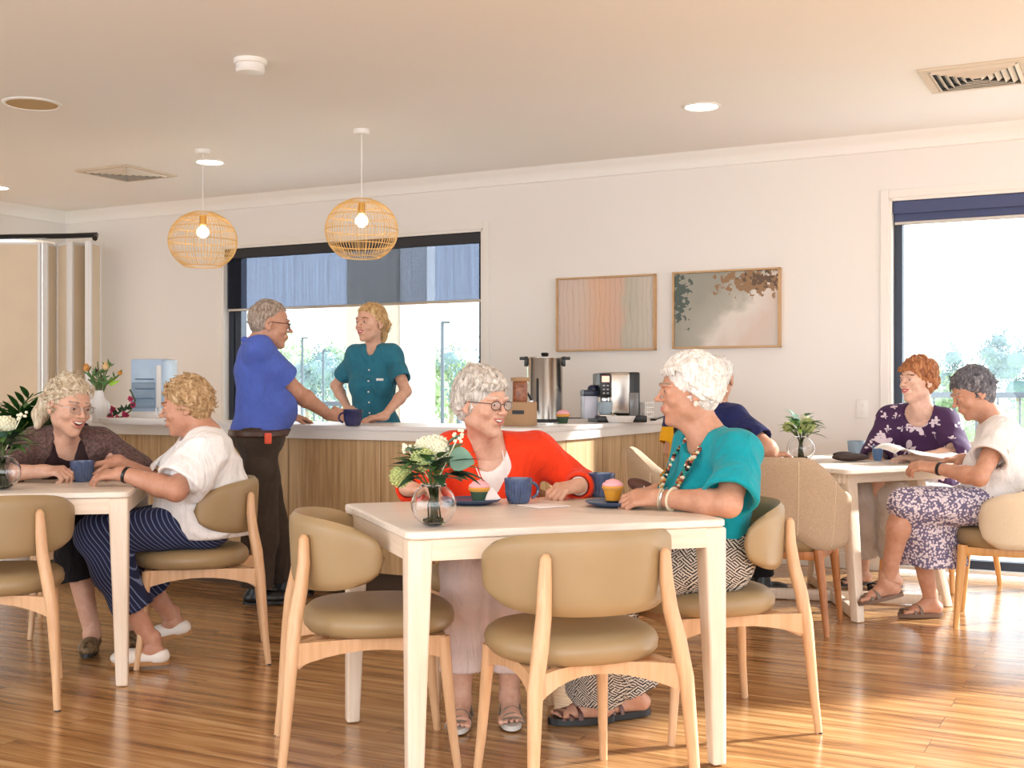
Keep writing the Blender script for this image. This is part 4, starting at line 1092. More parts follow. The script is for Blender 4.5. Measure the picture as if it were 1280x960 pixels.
# potted palm behind the left table
p = Vector((-2.78, 6.45, 0)); t = thing('potted_palm', 'green palm in a pot behind the left table at the frame edge', 'plant', p)
mb = MB(); mb.lathe([(.001, 0), (.15, 0), (.2, .4), (.21, .42), (.19, .42), (.18, .36), (.001, .36)], n=32); mb.build('pot', M['ceramic'], t)
mb = MB(); fr = MB()
r2 = random.Random(9)
for q in range(30):
    a = r2.random() * 2 * PI if q > 8 else r2.uniform(-.8, .8); L = r2.uniform(.72, .92); el = r2.uniform(1.0, 1.5)
    if math.cos(a) > .2: L *= .8; el = r2.uniform(1.3, 1.52)
    pts = []
    for i in range(9):
        f = i / 8; ee = el - f * f * .75
        q0 = pts[-1] if pts else Vector((0, 0, .38))
        pts.append(q0 + Vector((math.cos(a) * math.cos(ee), math.sin(a) * math.cos(ee), math.sin(ee))) * L / 8)
    fr.tube(pts, [.007] * 5 + [.004] * 4, 5)
    for i in range(2, 9):
        d = (pts[i] - pts[i - 1]).normalized(); s_ = d.cross(Vector((0, 0, 1))).normalized()
        for sg in (-1, 1):
            for off in (0, .5):
                base = pts[i - 1].lerp(pts[i], off)
                mb.leaf(base, d * .8 + s_ * sg * 1.0 + Vector((0, 0, .15)), (0, 0, 1), .28 * (1 - .5 * abs(i / 8 - .5)), .034, .2, n=4)
mb.build('fronds', mat('palm_green', (52, 104, 40), .45, var=.35, vscale=8), t); fr.build('stems', M['stem'], t)
# ================================================================ implicit-surface figures
def vv(p): return np.array([p[0], p[1], p[2]], dtype=np.float64)
def nrm(a): return a / (np.linalg.norm(a) + 1e-12)
class Ops(list):
    """sequence of (mode, k, kind, data, bbox)"""
    def cone(s, a, b, ra, rb, k=.02, mode='add', sc=None):
        a, b = vv(a), vv(b); m = max(ra, rb)
        s.append((mode, k, 'c', (a, b, ra, rb), np.minimum(a, b) - m, np.maximum(a, b) + m)); return s
    def chain(s, pts, rs, k=.02, mode='add'):
        for i in range(len(pts) - 1): s.cone(pts[i], pts[i + 1], rs[i], rs[i + 1], k, mode)
        return s
    def ell(s, c, r, R=None, k=.02, mode='add'):
        c = vv(c); r = np.array(r, float) if hasattr(r, '__len__') else np.array([r] * 3, float)
        R = np.eye(3) if R is None else np.array(R, float); m = r.max()
        s.append((mode, k, 'e', (c, r, R), c - m, c + m)); return s
    def grp(s, sub, k=.02):
        if not len(sub): return s
        lo = np.min([o[4] for o in sub if o[0] in ('add', 'grp')], axis=0); hi = np.max([o[5] for o in sub if o[0] in ('add', 'grp')], axis=0)
        s.append(('grp', k, 'g', sub, lo, hi)); return s
    def plane(s, p, n):
        """removes what lies on the side n points to"""
        s.append(('cut', 0, 'p', (vv(p), nrm(vv(n))), None, None)); return s
    def cyl_cut(s, p, n, rad, k=.004):
        """removes what lies beyond the plane (p, n), only within rad of p"""
        s.append(('lcut', k, 'l', (vv(p), nrm(vv(n)), rad), vv(p) - rad, vv(p) + rad)); return s
def prim(kind, d, p):
    if kind == 'c':
        a, b, ra, rb = d; ba = b - a; pa = p - a; t = np.clip(pa @ ba / (ba @ ba + 1e-12), 0, 1)
        return np.linalg.norm(pa - t[:, None] * ba, axis=1) - (ra + (rb - ra) * t)
    if kind == 'e':
        c, r, R = d; q = (p - c) @ R; k0 = np.linalg.norm(q / r, axis=1); k1 = np.linalg.norm(q / (r * r), axis=1)
        return k0 * (k0 - 1) / np.maximum(k1, 1e-9)
    if kind == 'p': return (p - d[0]) @ d[1]
def field(ops, p, margin=.03):
    if len(p) > 6000 and len(ops) > 4:                 # split in space and keep only the shapes that reach each half
        lo, hi = p.min(0), p.max(0); ax = int(np.argmax(hi - lo))
        if hi[ax] - lo[ax] > .02:
            cut = np.median(p[:, ax]); a = p[:, ax] <= cut
            if 0 < a.sum() < len(p):
                D = np.empty(len(p))
                for sel in (a, ~a):
                    q = p[sel]; l, h_ = q.min(0), q.max(0)
                    sub = [o for o in ops if o[4] is None or (np.all(o[4] - max(o[1] * 1.2, margin) <= h_) and np.all(o[5] + max(o[1] * 1.2, margin) >= l))]
                    D[sel] = field(sub, q, margin)
                return D
    D = np.full(len(p), .12)
    for mode, k, kind, d, lo, hi in ops:
        if kind == 'p':
            D = np.maximum(D, prim(kind, d, p)); continue
        mg = max(k * 1.2, margin)
        idx = np.nonzero(np.all((p > lo - mg) & (p < hi + mg), axis=1))[0]
        if not len(idx): continue
        q = p[idx]; cur = D[idx]
        if kind == 'l':
            w = (q - d[0]) @ d[1]; ins = np.linalg.norm(q - d[0], axis=1) < d[2]
            D[idx] = np.where(ins, np.maximum(cur, w), cur); continue
        v = field(d, q, margin) if kind == 'g' else prim(kind, d, q)
        if mode in ('add', 'grp'):
            if k > 0:
                h = np.clip(.5 + .5 * (v - cur) / k, 0, 1); D[idx] = v * (1 - h) + cur * h - k * h * (1 - h)
            else: D[idx] = np.minimum(cur, v)
        else:
            if k > 0:
                h = np.clip(.5 - .5 * (-v - cur) / k, 0, 1); n = -v; D[idx] = n * (1 - h) + cur * h + k * h * (1 - h)
            else: D[idx] = np.maximum(cur, -v)
    return D
def polygonise(ops, h, disp=None, lo=None, hi=None, margin=None):
    adds = [o for o in ops if o[0] in ('add', 'grp')]
    L = np.min([o[4] for o in adds], axis=0) - 3 * h - .01; U_ = np.max([o[5] for o in adds], axis=0) + 3 * h + .01
    if lo is not None: L = np.maximum(L, np.array(lo))
    if hi is not None: U_ = np.minimum(U_, np.array(hi))
    C = 4; n = np.maximum(1, np.ceil((U_ - L) / (h * C)).astype(int))
    ax = [L[i] + (np.arange(n[i]) + .5) * h * C for i in range(3)]
    g = np.stack(np.meshgrid(*ax, indexing='ij'), -1).reshape(-1, 3)
    mg = max(.03, h * C * 2)
    Dc = field(ops, g, mg).reshape(n)
    act = np.abs(Dc) < h * C * 1.5 + .012
    fine = n * C + 1
    Dn = np.repeat(np.repeat(np.repeat(Dc, C, 0), C, 1), C, 2); Dn = np.pad(Dn, ((0, 1),) * 3, mode='edge').astype(np.float64)
    m0 = np.repeat(np.repeat(np.repeat(act, C, 0), C, 1), C, 2); m = np.zeros(fine, bool)
    for dx in (0, 1):
        for dy in (0, 1):
            for dz in (0, 1): m[dx:dx + m0.shape[0], dy:dy + m0.shape[1], dz:dz + m0.shape[2]] |= m0
    ix = np.nonzero(m); p = L + np.stack(ix, -1) * h
    d = field(ops, p, mg)
    if disp is not None: d = d + disp(p)
    Dn[ix] = d
    Dn[0] = np.maximum(Dn[0], 1e-4); Dn[-1] = np.maximum(Dn[-1], 1e-4); Dn[:, 0] = np.maximum(Dn[:, 0], 1e-4); Dn[:, -1] = np.maximum(Dn[:, -1], 1e-4); Dn[:, :, 0] = np.maximum(Dn[:, :, 0], 1e-4); Dn[:, :, -1] = np.maximum(Dn[:, :, -1], 1e-4)
    ins = Dn < 0
    cnt = np.zeros(tuple(np.array(fine) - 1), np.int8)
    sl = lambda a, dx, dy, dz: a[dx:a.shape[0] - 1 + dx, dy:a.shape[1] - 1 + dy, dz:a.shape[2] - 1 + dz]
    corners = [(x, y, z) for x in (0, 1) for y in (0, 1) for z in (0, 1)]
    for c in corners: cnt += sl(ins, *c)
    cells = np.nonzero((cnt > 0) & (cnt < 8)); nc = len(cells[0])
    idx = np.full(cnt.shape, -1, np.int64); idx[cells] = np.arange(nc)
    ci = np.stack(cells, -1); acc = np.zeros((nc, 3)); num = np.zeros(nc)
    for a in corners:
        for k in range(3):
            if a[k]: continue
            b = list(a); b[k] = 1
            va = Dn[cells[0] + a[0], cells[1] + a[1], cells[2] + a[2]]; vb = Dn[cells[0] + b[0], cells[1] + b[1], cells[2] + b[2]]
            cr = (va < 0) != (vb < 0); t = np.where(cr, va / np.where(cr, va - vb, 1), 0)
            pt = np.array(a, float)[None, :].repeat(nc, 0); pt[:, k] = t
            acc += pt * cr[:, None]; num += cr
    V = L + (ci + acc / num[:, None]) * h
    faces = []
    for k in range(3):
        u, w_ = [(1, 2), (2, 0), (0, 1)][k]
        a = [slice(None)] * 3; b = [slice(None)] * 3; a[k] = slice(0, -1); b[k] = slice(1, None)
        A = ins[tuple(a)]; B = ins[tuple(b)]; e = np.nonzero(A != B); E = np.stack(e, -1)
        ok = (E[:, u] > 0) & (E[:, w_] > 0) & (E[:, u] < fine[u] - 1) & (E[:, w_] < fine[w_] - 1); E = E[ok]; s = A[tuple(E.T)]
        def cid(du, dw):
            q = E.copy(); q[:, u] -= du; q[:, w_] -= dw; return idx[q[:, 0], q[:, 1], q[:, 2]]
        q = np.stack([cid(1, 1), cid(0, 1), cid(0, 0), cid(1, 0)], -1)
        q = np.where(s[:, None], q, q[:, ::-1]); faces.append(q)
    Fc = np.concatenate(faces); Fc = Fc[(Fc >= 0).all(1)]
    return V, Fc
def relax(V, Fc, it=1, lam=.5):
    for _ in range(it):
        s = np.zeros_like(V); c = np.zeros(len(V))
        for i in range(4):
            j = (i + 1) % 4
            np.add.at(s, Fc[:, i], V[Fc[:, j]]); np.add.at(c, Fc[:, i], 1)
            np.add.at(s, Fc[:, j], V[Fc[:, i]]); np.add.at(c, Fc[:, j], 1)
        V = V + lam * (s / np.maximum(c, 1)[:, None] - V)
    return V
def surf(name, ops, h, m, parent, disp=None, it=1, mi_fn=None, parts=None, label=None):
    if parts is None: V, Fc = polygonise(ops, h, disp)
    else:
        Vs, Fs, o = [], [], 0
        for (pops, ph, pl, phh) in parts:
            v, f = polygonise(pops, ph, disp, pl, phh); v = relax(v, f, it); Vs.append(v); Fs.append(f + o); o += len(v)
        V = np.concatenate(Vs); Fc = np.concatenate(Fs)
    if parts is None: V = relax(V, Fc, it)
    mi = mi_fn(V[Fc].mean(1)) if mi_fn else None
    return mesh_np(name, V, Fc, m, parent, True, mi, label)
def folds(amp, sx=(28, 9, 17), seed=0, warp=.03):
    r = np.random.RandomState(seed); ph = r.rand(8) * 6.28
    ds = [nrm(r.randn(3)) for _ in range(5)]
    def f(p):
        q = p + warp * np.sin(p[:, [1, 2, 0]] * 21 + ph[:3])
        v = 0
        for i, (d, s) in enumerate(zip(ds, (22, 31, 44, 60, 17))):
            v = v + np.sin(q @ d * s + ph[i + 2]) * (1, .8, .5, .35, 1)[i]
        v = np.abs(v) ** 1.0
        return amp * (v / 1.6 - .6)
    return f
def ik(S, T, l1, l2, pole):
    S, T, pole = vv(S), vv(T), vv(pole); d = T - S; L = np.linalg.norm(d)
    if L > (l1 + l2) * .995:
        k = L / (l1 + l2) * 1.01; l1 *= k; l2 *= k
    a = (l1 * l1 - l2 * l2 + L * L) / (2 * L); h = math.sqrt(max(0, l1 * l1 - a * a)); dn = d / L
    q = pole - dn * (pole @ dn); return S + dn * a + nrm(q) * h
# ---------------------------------------------------------------- hands
def hand_ops(ops, w, f, n, side, curl=.45, s=1.0, thumb=.4, spread=.10, curls=None):
    """w wrist, f towards the fingers, n direction the palm faces, side +1/-1 gives the thumb side (f x n)"""
    w, f = vv(w), nrm(vv(f)); n = vv(n); n = nrm(n - f * (n @ f)); t = nrm(np.cross(f, n)) * side
    K = .008 * s
    ops.cone(w - f * .01, w + f * .02 * s, .025 * s, .026 * s, .02)
    ops.ell(w + f * .045 * s, (.036 * s, .05 * s, .0155 * s), np.stack([t, f, n], 1), .014)
    fl = [(.043, .026, .021), (.047, .030, .022), (.044, .028, .021), (.034, .021, .018)]
    tip = []
    for i in range(4):
        u = (1.5 - i)
        k0 = w + f * (.082 - .004 * abs(u - .4)) * s + t * u * .0195 * s + n * (-.002) * s
        ops.cone(w + f * .02 * s + t * u * .012 * s, k0, .013 * s, .0108 * s, .010)
        fd = nrm(f + t * u * spread * .35); p = k0; c = (curls[i] if curls is not None else curl * (1 + .12 * i)); ang = c * .75
        for j, l in enumerate(fl[i]):
            d = fd * math.cos(ang) + n * math.sin(ang); q = p + d * l * s
            ra = (.0098, .0090, .0082)[j] * s; rb = (.0090, .0080, .0066)[j] * s
            ops.cone(p, q, ra, rb, .0035 if j else .007); p = q; ang += c * (1.1, .8, .6)[j]
        tip.append(p)
    # thumb leaves the side of the palm near its base
    a = w + f * .020 * s + t * .016 * s + n * .006 * s; b = a + (f * .55 + t * .72 + n * (.25 + thumb * .3)) * .040 * s
    ops.cone(a, b, .0155 * s, .0125 * s, .012)
    d = nrm(f * .85 + t * (.45 - thumb * .7) + n * (.2 + thumb * .5)); c_ = b + d * .032 * s; ops.cone(b, c_, .0115 * s, .0098 * s, .005)
    d = nrm(f * .95 + t * (.2 - thumb * .9) + n * (.15 + thumb * .4)); ops.cone(c_, c_ + d * .026 * s, .0098 * s, .0075 * s, .004)
    return tip
# ---------------------------------------------------------------- head
class Head:
    def __init__(s, c, fwd, up=(0, 0, 1), sc=1.0, roll=0.0):
        s.c = vv(c); f = nrm(vv(fwd)); u = vv(up); r = nrm(np.cross(f, u)); u = np.cross(r, f)
        if roll: r, u = r * math.cos(roll) + u * math.sin(roll), u * math.cos(roll) - r * math.sin(roll)
        s.R = np.stack([r, f, u], 1); s.sc = sc
    def p(s, x, y, z): return s.c + s.R @ (np.array([x, y, z]) * s.sc)
    def loc(s, P_): return ((P_ - s.c) @ s.R) / s.sc
def head_ops(o, hd, smile=1.0, jaw=1.0, man=False, age=1.0, open_=1.0, nose=1.0):
    k = hd.sc; p = hd.p; R = hd.R
    def E(x, y, z, rx, ry, rz, kk=.02, mode='add', Rl=None): o.ell(p(x, y, z), (rx * k, ry * k, rz * k), R if Rl is None else R @ Rl, kk * k, mode)
    def Cn(a, b, ra, rb, kk=.006, mode='add'): o.cone(p(*a), p(*b), ra * k, rb * k, kk * k, mode)
    RX = lambda a: np.array(Matrix.Rotation(a, 3, 'X')); RY = lambda a: np.array(Matrix.Rotation(a, 3, 'Y'))
    E(0, -.012, .036, .0735, .086, .079)
    E(0, .020, .010, .064, .066, .076, .025)
    E(0, .028, -.035, .054 * jaw, .058, .062, .025)
    E(0, .038, -.076, .038 * jaw, .040, .033, .025)
    E(0, .070, -.100, .018, .016, .014, .018)
    for s in (-1, 1):
        E(s * .041, .058, -.028, .020, .022, .017, .016)                 # cheek
        E(s * .042, .010, -.058, .014, .030, .022, .025)                # jaw corner
        E(s * .031, .098, .006, .0165, .014, .0115, .009, 'sub')        # eye socket
        Cn((s * .010, .0885, .021), (s * .030, .0885, .0265), .0055, .0055, .009)
        Cn((s * .030, .0885, .0265), (s * .048, .075, .021), .0055, .004, .009)
        # lids round the ball
        E(s * .031, .0765, .0045, .0148, .0130, .0120, .004)
        E(s * .031, .0925, .0030, .0125, .0080, .0043 - .0013 * smile, .0015, 'sub')
        Cn((s * .020, .0875, .0095), (s * .044, .080, .0085), .0022, .0022, .003)
        if age > .5: Cn((s * .020, .0845, -.0105), (s * .042, .077, -.008), .0028, .0026, .005)
        # ear
        E(s * .0765, -.010, -.004, .0085, .018, .030, .006, Rl=RX(-.25))
        E(s * .084, -.006, .001, .006, .010, .017, .003, 'sub')
        E(s * .084, -.004, -.014, .004, .006, .008, .003, 'sub')
        E(s * .0755, -.004, -.030, .007, .009, .009, .006)
    Cn((0, .085, .018), (0, .104 + .004 * (nose - 1), -.018), .0054, .0070, .008)
    E(0, .1065 + .006 * (nose - 1), -.0225, .0100, .0110, .0088, .006)
    for s in (-1, 1):
        E(s * .0115, .0975, -.0255, .0068, .0095, .0066, .004)
        E(s * .0062, .1045, -.0322, .0028, .0034, .0022, .001, 'sub')
        if age > .5: Cn((s * .022, .0900, -.030), (s * .032, .082, -.052), .0024, .0022, .005, 'sub')
    # mouth: a mound, a dark slot, two lips
    zc = -.0545; w = .0215 + .0055 * smile; up = .0075 * smile; g = .0032 + .0062 * open_
    E(0, .082, zc - .002, .027, .0145, .018, .010)
    if open_ > .3:
        for s in (-1, 1):
            Cn((0, .0985, zc - g * .15), (s * w * .5, .0950, zc - g * .10 + up * .2), g * .86, g * .82, .001, 'sub')
            Cn((s * w * .5, .0945, zc - g * .10 + up * .2), (s * w * .90, .0865, zc + up * .75), g * .82, g * .30, .001, 'sub')
    else:
        for s in (-1, 1):
            Cn((0, .0990, zc), (s * w * .5, .0950, zc + up * .2), .0014, .0013, .001, 'sub'); Cn((s * w * .5, .0950, zc + up * .2), (s * w, .0860, zc + up * .9), .0013, .0010, .001, 'sub')
    for s in (-1, 1):
        gu = g * .55 if open_ > .3 else .0022; gl = g * .95 if open_ > .3 else .0030
        Cn((0, .0965, zc + gu + .0016), (s * w * .5, .0925, zc + gu + .0012 + up * .15), .0026, .0026, .003); Cn((s * w * .5, .0925, zc + gu + .0012 + up * .15), (s * w, .0835, zc + up * .95), .0026, .0016, .003)
        Cn((0, .0950, zc - gl - .0020), (s * w * .5, .0910, zc - gl - .0010 + up * .22), .0034, .0031, .003); Cn((s * w * .5, .0910, zc - gl - .0010 + up * .22), (s * w, .0830, zc + up * .85), .0031, .0016, .003)
def head_mi(hd, smile, open_, lipstrength=1):
    zc = -.0545; w = .0215 + .0055 * smile; up = .0075 * smile; g = .0032 + .0062 * open_
    gu = g * .55 if open_ > .3 else .0022; gl = g * .95 if open_ > .3 else .0030
    def fn(P_):
        q = hd.loc(P_); x, y, z = q[:, 0], q[:, 1], q[:, 2]
        a = np.clip(np.abs(x) / w, 0, 1); cu = zc + up * .95 * a ** 1.6
        top = cu + (gu + .0030) * (1 - a ** 2.4); bot = cu - (gl + .0040) * (1 - a ** 2.4)
        m = np.zeros(len(P_), np.int32); ins = (np.abs(x) < w * 1.02) & (y > .076) & (z < top + .0006) & (z > bot - .0006)
        m[ins] = 1
        if open_ > .3: m[ins & (y < .0905 - .010 * a ** 2) & (z < cu + gu) & (z > cu - gl)] = 3
        bz = .0292 - 6.0 * (np.abs(x) - .030) ** 2
        m[(np.abs(x) > .013) & (np.abs(x) < .047) & (y > .06) & (np.abs(z - bz) < .0030)] = 2
        return m
    return fn
def eyes_etc(hd, t, m, open_=1.0, iris=(70, 90, 110), teeth=True):
    k = hd.sc; R = Matrix(hd.R.tolist())
    for s in (-1, 1):
        mb = MB(); mb.ball(hd.p(s * .031, .0762, .0040), .0122 * k, 10, R); e = mb.build('eye', M['eyewhite'], t, angle=180)
        mb = MB(); mb.ball(hd.p(s * .031, .0836, .0036), (.0066 * k, .0058 * k, .0066 * k), 8, R); mb.build('iris', M['iris'], e, angle=180)
    if teeth:
        mb = MB(); rings = []
        for i in range(13):
            a = -1 + 2 * i / 12; x = a * .0205; y = .0922 - .0080 * a * a; z = -.0528 + .0058 * a * a
            rings.append([Vector(hd.p(x, y, z + .0040)), Vector(hd.p(x, y, z - .0034 * (1 - .4 * a * a))), Vector(hd.p(x, y - .006, z - .0034)), Vector(hd.p(x, y - .006, z + .0040))])
        mb.ring_loft(rings, True, True); mb.build('teeth', M['teeth'], t)
M['lens'] = thin_glass('spectacle_lens', (248, 248, 248), .03); M['eyewhite'] = mat('eye_white', (226, 220, 214), .3); M['iris'] = mat('dark_iris', (50, 44, 42), .2); M['teeth'] = mat('teeth', (240, 234, 222), .35); M['mouthin'] = mat('inner_mouth', (96, 36, 34), .6)
def hair_obj(hd, t, m, ops_fn, h, seed, locks=120, lk=(.010, .004), ll=.05, amp=.0012, comb=None, freq=150, sub=None, area=None, label=None):
    """ops_fn fills Ops with the hair volume in head space; locks are short tapering strands lying on it"""
    o = Ops(); k = hd.sc; ops_fn(o, hd)
    base = list(o); r = np.random.RandomState(seed)
    bo = Ops(base)
    n = 0; tries = 0
    while n < locks and tries < locks * 6:
        tries += 1
        d = nrm(r.randn(3)); 
        if area is not None and not area(d): continue
        # march to the surface
        c0 = np.array([0, -.015, .03]); ts = np.linspace(.0, .19, 60)
        pts = np.array([hd.p(*(c0 + d * q)) for q in ts]); f = field(bo, pts)
        out = np.nonzero(f < 0)[0]
        if not len(out) or out[-1] > 57: continue
        s0 = c0 + d * ts[out[-1]]
        cd = comb(s0, d) if comb is not None else np.array([0, -.3, -1.0])
        cd = cd + r.randn(3) * .28; cd = nrm(cd - d * (cd @ d) * .9)
        L = ll * r.uniform(.6, 1.3); a = s0 - cd * L * .5; b = s0 + d * .004; e = s0 + cd * L * .5 + d * r.uniform(-.004, .006)
        ra = lk[0] * r.uniform(.6, 1.1)
        o.cone(hd.p(*a), hd.p(*b), ra * .6 * k, ra * k, .004); o.cone(hd.p(*b), hd.p(*e), ra * k, lk[1] * .6 * k, .004); n += 1
    if sub: sub(o, hd)
    def disp(P_):
        q = hd.loc(P_); ang = np.arctan2(q[:, 0], q[:, 1] + .015); el = np.arctan2(q[:, 2] - .03, np.hypot(q[:, 0], q[:, 1] + .015))
        return amp * (np.sin(ang * 34 + 3 * np.sin(el * 4 + seed)) * .5 + np.sin(q[:, 0] * freq + 4 * np.sin(q[:, 2] * 30)) * .3)
    return surf('hair', o, h, m, t, disp, it=0, label=label)
def glasses(hd, t, m, dz=0.0, r=.0195, rim=.0013):
    k = hd.sc; c = thing_child('eyeglasses', t); mb = MB()
    for s in (-1, 1):
        pts = [hd.p(s * .031 + r * 1.15 * math.cos(a), .0985 - .25 * abs(s * .031 + r * 1.15 * math.cos(a)) ** 1.0 * .35, .001 + dz + r * .82 * math.sin(a)) for a in np.linspace(0, 2 * PI, 25)]
        mb.tube(pts, rim * k, 5)
        mb.tube([hd.p(s * .053, .092, .008 + dz), hd.p(s * .072, .075, .009 + dz), hd.p(s * .080, .0, .006 + dz), hd.p(s * .079, -.012, -.004 + dz)], rim * 1.1 * k, 5)
    mb.tube([hd.p(-.0095, .098, .004 + dz), hd.p(0, .101, .007 + dz), hd.p(.0095, .098, .004 + dz)], rim * k, 5)
    o = mb.build('eyeglasses', m, t)
    for s in (-1, 1):
        mb = MB(); cc = hd.p(s * .031, .0985, .001 + dz)
        mb.lathe([(.001, 0), (r * .95 * k, 0), (r * .95 * k, .001), (.001, .001)], cc, 20, 1.15, .82, axis=Matrix(hd.R.tolist()) @ Matrix.Rotation(PI / 2, 3, 'X')); mb.build('lens', M['lens'], o)
    return o
def thing_child(*a): return None
# ---------------------------------------------------------------- whole person
def skinmat(name, rgb):
    m, nt, b = new_mat(name)
    v = coords(nt); n = nd(nt, 'ShaderNodeTexNoise', i_Scale=30.0, i_Detail=6.0, i_Roughness=.65); nt.links.new(v, n.inputs['Vector'])
    c = lin(rgb); lo = (c[0] * .90, c[1] * .80, c[2] * .76, 1); hi = (min(1, c[0] * 1.05), min(1, c[1] * 1.06), min(1, c[2] * 1.08), 1)
    nt.links.new(ramp(nt, n.outputs['Fac'], [(.35, lo), (.68, hi)]), b.inputs['Base Color'])
    b.inputs['Roughness'].default_value = .5; b.inputs['Subsurface Weight'].default_value = .06; b.inputs['Subsurface Radius'].default_value = (.012, .004, .002); b.inputs['Subsurface Scale'].default_value = 1.0
    n2 = nd(nt, 'ShaderNodeTexNoise', i_Scale=95.0, i_Detail=5.0); nt.links.new(v, n2.inputs['Vector']); add_bump(nt, b, n2.outputs['Fac'], .3, .003)
    return m
def hairmat(name, c1, c2, c3=None, scale=70):
    m, nt, b = new_mat(name)
    v = coords(nt, (1, 1, .35)); n = nd(nt, 'ShaderNodeTexNoise', i_Scale=scale, i_Detail=5.0, i_Distortion=1.0); nt.links.new(v, n.inputs['Vector'])
    nt.links.new(ramp(nt, n.outputs['Fac'], [(.32, lin(c1)), (.55, lin(c2)), (.72, lin(c3 or c2))]), b.inputs['Base Color'])
    b.inputs['Roughness'].default_value = .6; add_bump(nt, b, n.outputs['Fac'], .7, .006)
    return m
class Person:
    """joints in world space; makes the body and keeps frames for the clothes"""
    def __init__(s, label, origin, head, hips, shoulders, skin, lip, browm, h=.006, wmul=1.0, arms=None, legs=None, smile=1, open_=1, jaw=1.0, man=False, neckr=.052, neckbase=None, ua=.27, fa=.245, bust=0.0, belly=0.0, hh=.0035, arm_r=1.0, leg_r=1.0, age=1.0, nose=1.0, closed=False):
        for l in legs: l['shoe'] = closed
        s.t = thing('person', label, 'person', origin)
        s.t.location = (0, 0, 0)
        s.hd = head; s.hl, s.hr = vv(hips[0]), vv(hips[1]); s.sl, s.sr = vv(shoulders[0]), vv(shoulders[1])
        s.hc = (s.hl + s.hr) / 2; s.sc = (s.sl + s.sr) / 2
        s.up = nrm(s.sc - s.hc); s.latS = nrm(s.sr - s.sl); s.fwdS = nrm(np.cross(s.up, s.latS)); s.RS = np.stack([s.latS, s.fwdS, s.up], 1)
        lh = nrm(s.hr - s.hl); s.fwdH = nrm(np.cross(np.array([0, 0, 1.]), lh)); s.RH = np.stack([lh, s.fwdH, np.array([0, 0, 1.])], 1)
        s.nb = vv(neckbase) if neckbase is not None else s.sc + s.up * .045
        s.wm = wmul; s.bust = bust; s.belly = belly; s.arm_r = arm_r; s.leg_r = leg_r
        s.arms = arms; s.legs = legs; s.lower = []
        for i, a in enumerate(arms):
            S = s.sl if i == 0 else s.sr
            e = ik(S, a['w'], a.get('ua', ua), a.get('fa', fa), a['pole']) if 'e' not in a else vv(a['e'])
            a['S'] = S; a['E'] = e; a['W'] = vv(a['w'])
        for i, l in enumerate(legs):
            Hj = s.hl if i == 0 else s.hr
            kn = ik(Hj, l['a'], l.get('tl', .42), l.get('cl', .40), l['pole']) if 'k' not in l else vv(l['k'])
            l['H'] = Hj; l['K'] = kn; l['A'] = vv(l['a'])
        # body skin
        T = Ops(); s.torso(T, 0)
        for l in legs: s.leg_ops(T, l, 0)
        A = Ops()
        for i, a in enumerate(arms):
            s.arm_ops(A, a, 0); hand_ops(A, a['W'], a['hf'], a['hn'], a.get('side', 1 if i == 1 else -1), a.get('curl', .45), a.get('hs', .95), a.get('thumb', .4), curls=a.get('curls'))
        Hd = Ops(); nk = head.p(0, -.022, -.055)
        head_ops(Hd, head, smile, jaw, man, age, open_, nose)
        Hd.cone(nk, s.nb, neckr, neckr * 1.06, .03); Hd.cone(s.nb, s.sl * .5 + s.nb * .5, neckr * .9, .045, .04); Hd.cone(s.nb, s.sr * .5 + s.nb * .5, neckr * .9, .045, .04)
        if age > .5: Hd.cone(head.p(0, .05, -.09), s.nb + s.fwdS * .045, .016, .02, .03)
        Hd.ell(s.sc - s.up * .05, (.125 * wmul, .088 * wmul, .10), s.RS, .05)
        Ft = Ops()
        for l in legs: s.foot_ops(Ft, l)
        mf = head_mi(head, smile, open_)
        lo = np.minimum(np.minimum(head.c, s.nb), s.sc) - .25; hi = head.c + .25
        parts = [(T, .009, None, None), (A, .0035, None, None), (Hd, hh, None, None), (Ft, .0045, None, None)]
        s.body = surf('body', None, 0, [skin, lip, browm, M['mouthin']], s.t, None, 1, mf, parts)
    def torso(s, o, g):
        w = s.wm
        o.ell(s.hc + s.RH @ np.array([0, -.01, .035]), (.165 * w + g, .125 * w + g, .115 + g), s.RH, .05)
        mid = (s.hc + s.sc) / 2
        o.ell(mid - s.up * .04 + s.fwdS * .005, (.140 * w + g, .108 * w + g, .14 + g), s.RS, .06)
        o.ell(s.sc - s.up * .11, (.158 * w + g, .110 * w + g, .15 + g), s.RS, .06)
        o.cone(s.sl + s.latS * .02, s.sr - s.latS * .02, .058 + g, .058 + g, .05)
        if s.belly: o.ell(mid - s.up * .07 + s.fwdS * (.045 + .03 * s.belly), (.12 * w + g, .085 + .03 * s.belly + g, .11 + g), s.RS, .06)
        if s.bust:
            for q in (-1, 1): o.ell(s.sc - s.up * .17 + s.fwdS * (.075 * w) + s.latS * q * .065, (.062 + g, .055 + .02 * s.bust + g, .062 + g), s.RS, .04)
        o.cone(s.hl, s.hr, .085 + g, .085 + g, .05)
    def arm_ops(s, o, a, g, f=2.0, grow=0.0):
        """f: how far down the arm (1 elbow, 2 wrist)"""
        k = s.arm_r; S, E, W_ = a['S'], a['E'], a['W']
        m = S + (E - S) * min(1, f)
        o.cone(S, m, .050 * k + g, (.050 + (.038 - .050) * min(1, f)) * k + g + grow, .04)
        if f > 1:
            q = E + (W_ - E) * (f - 1); r2_ = (.039 + (.0245 - .039) * (f - 1)) * k + g + grow
            mm = E + (W_ - E) * .3
            if f - 1 > .35: o.cone(E, mm, .038 * k + g + grow * .4, .040 * k + g + grow * .6, .02); o.cone(mm, q, .040 * k + g + grow * .6, r2_, .02)
            else: o.cone(E, q, .038 * k + g + grow, r2_, .02)
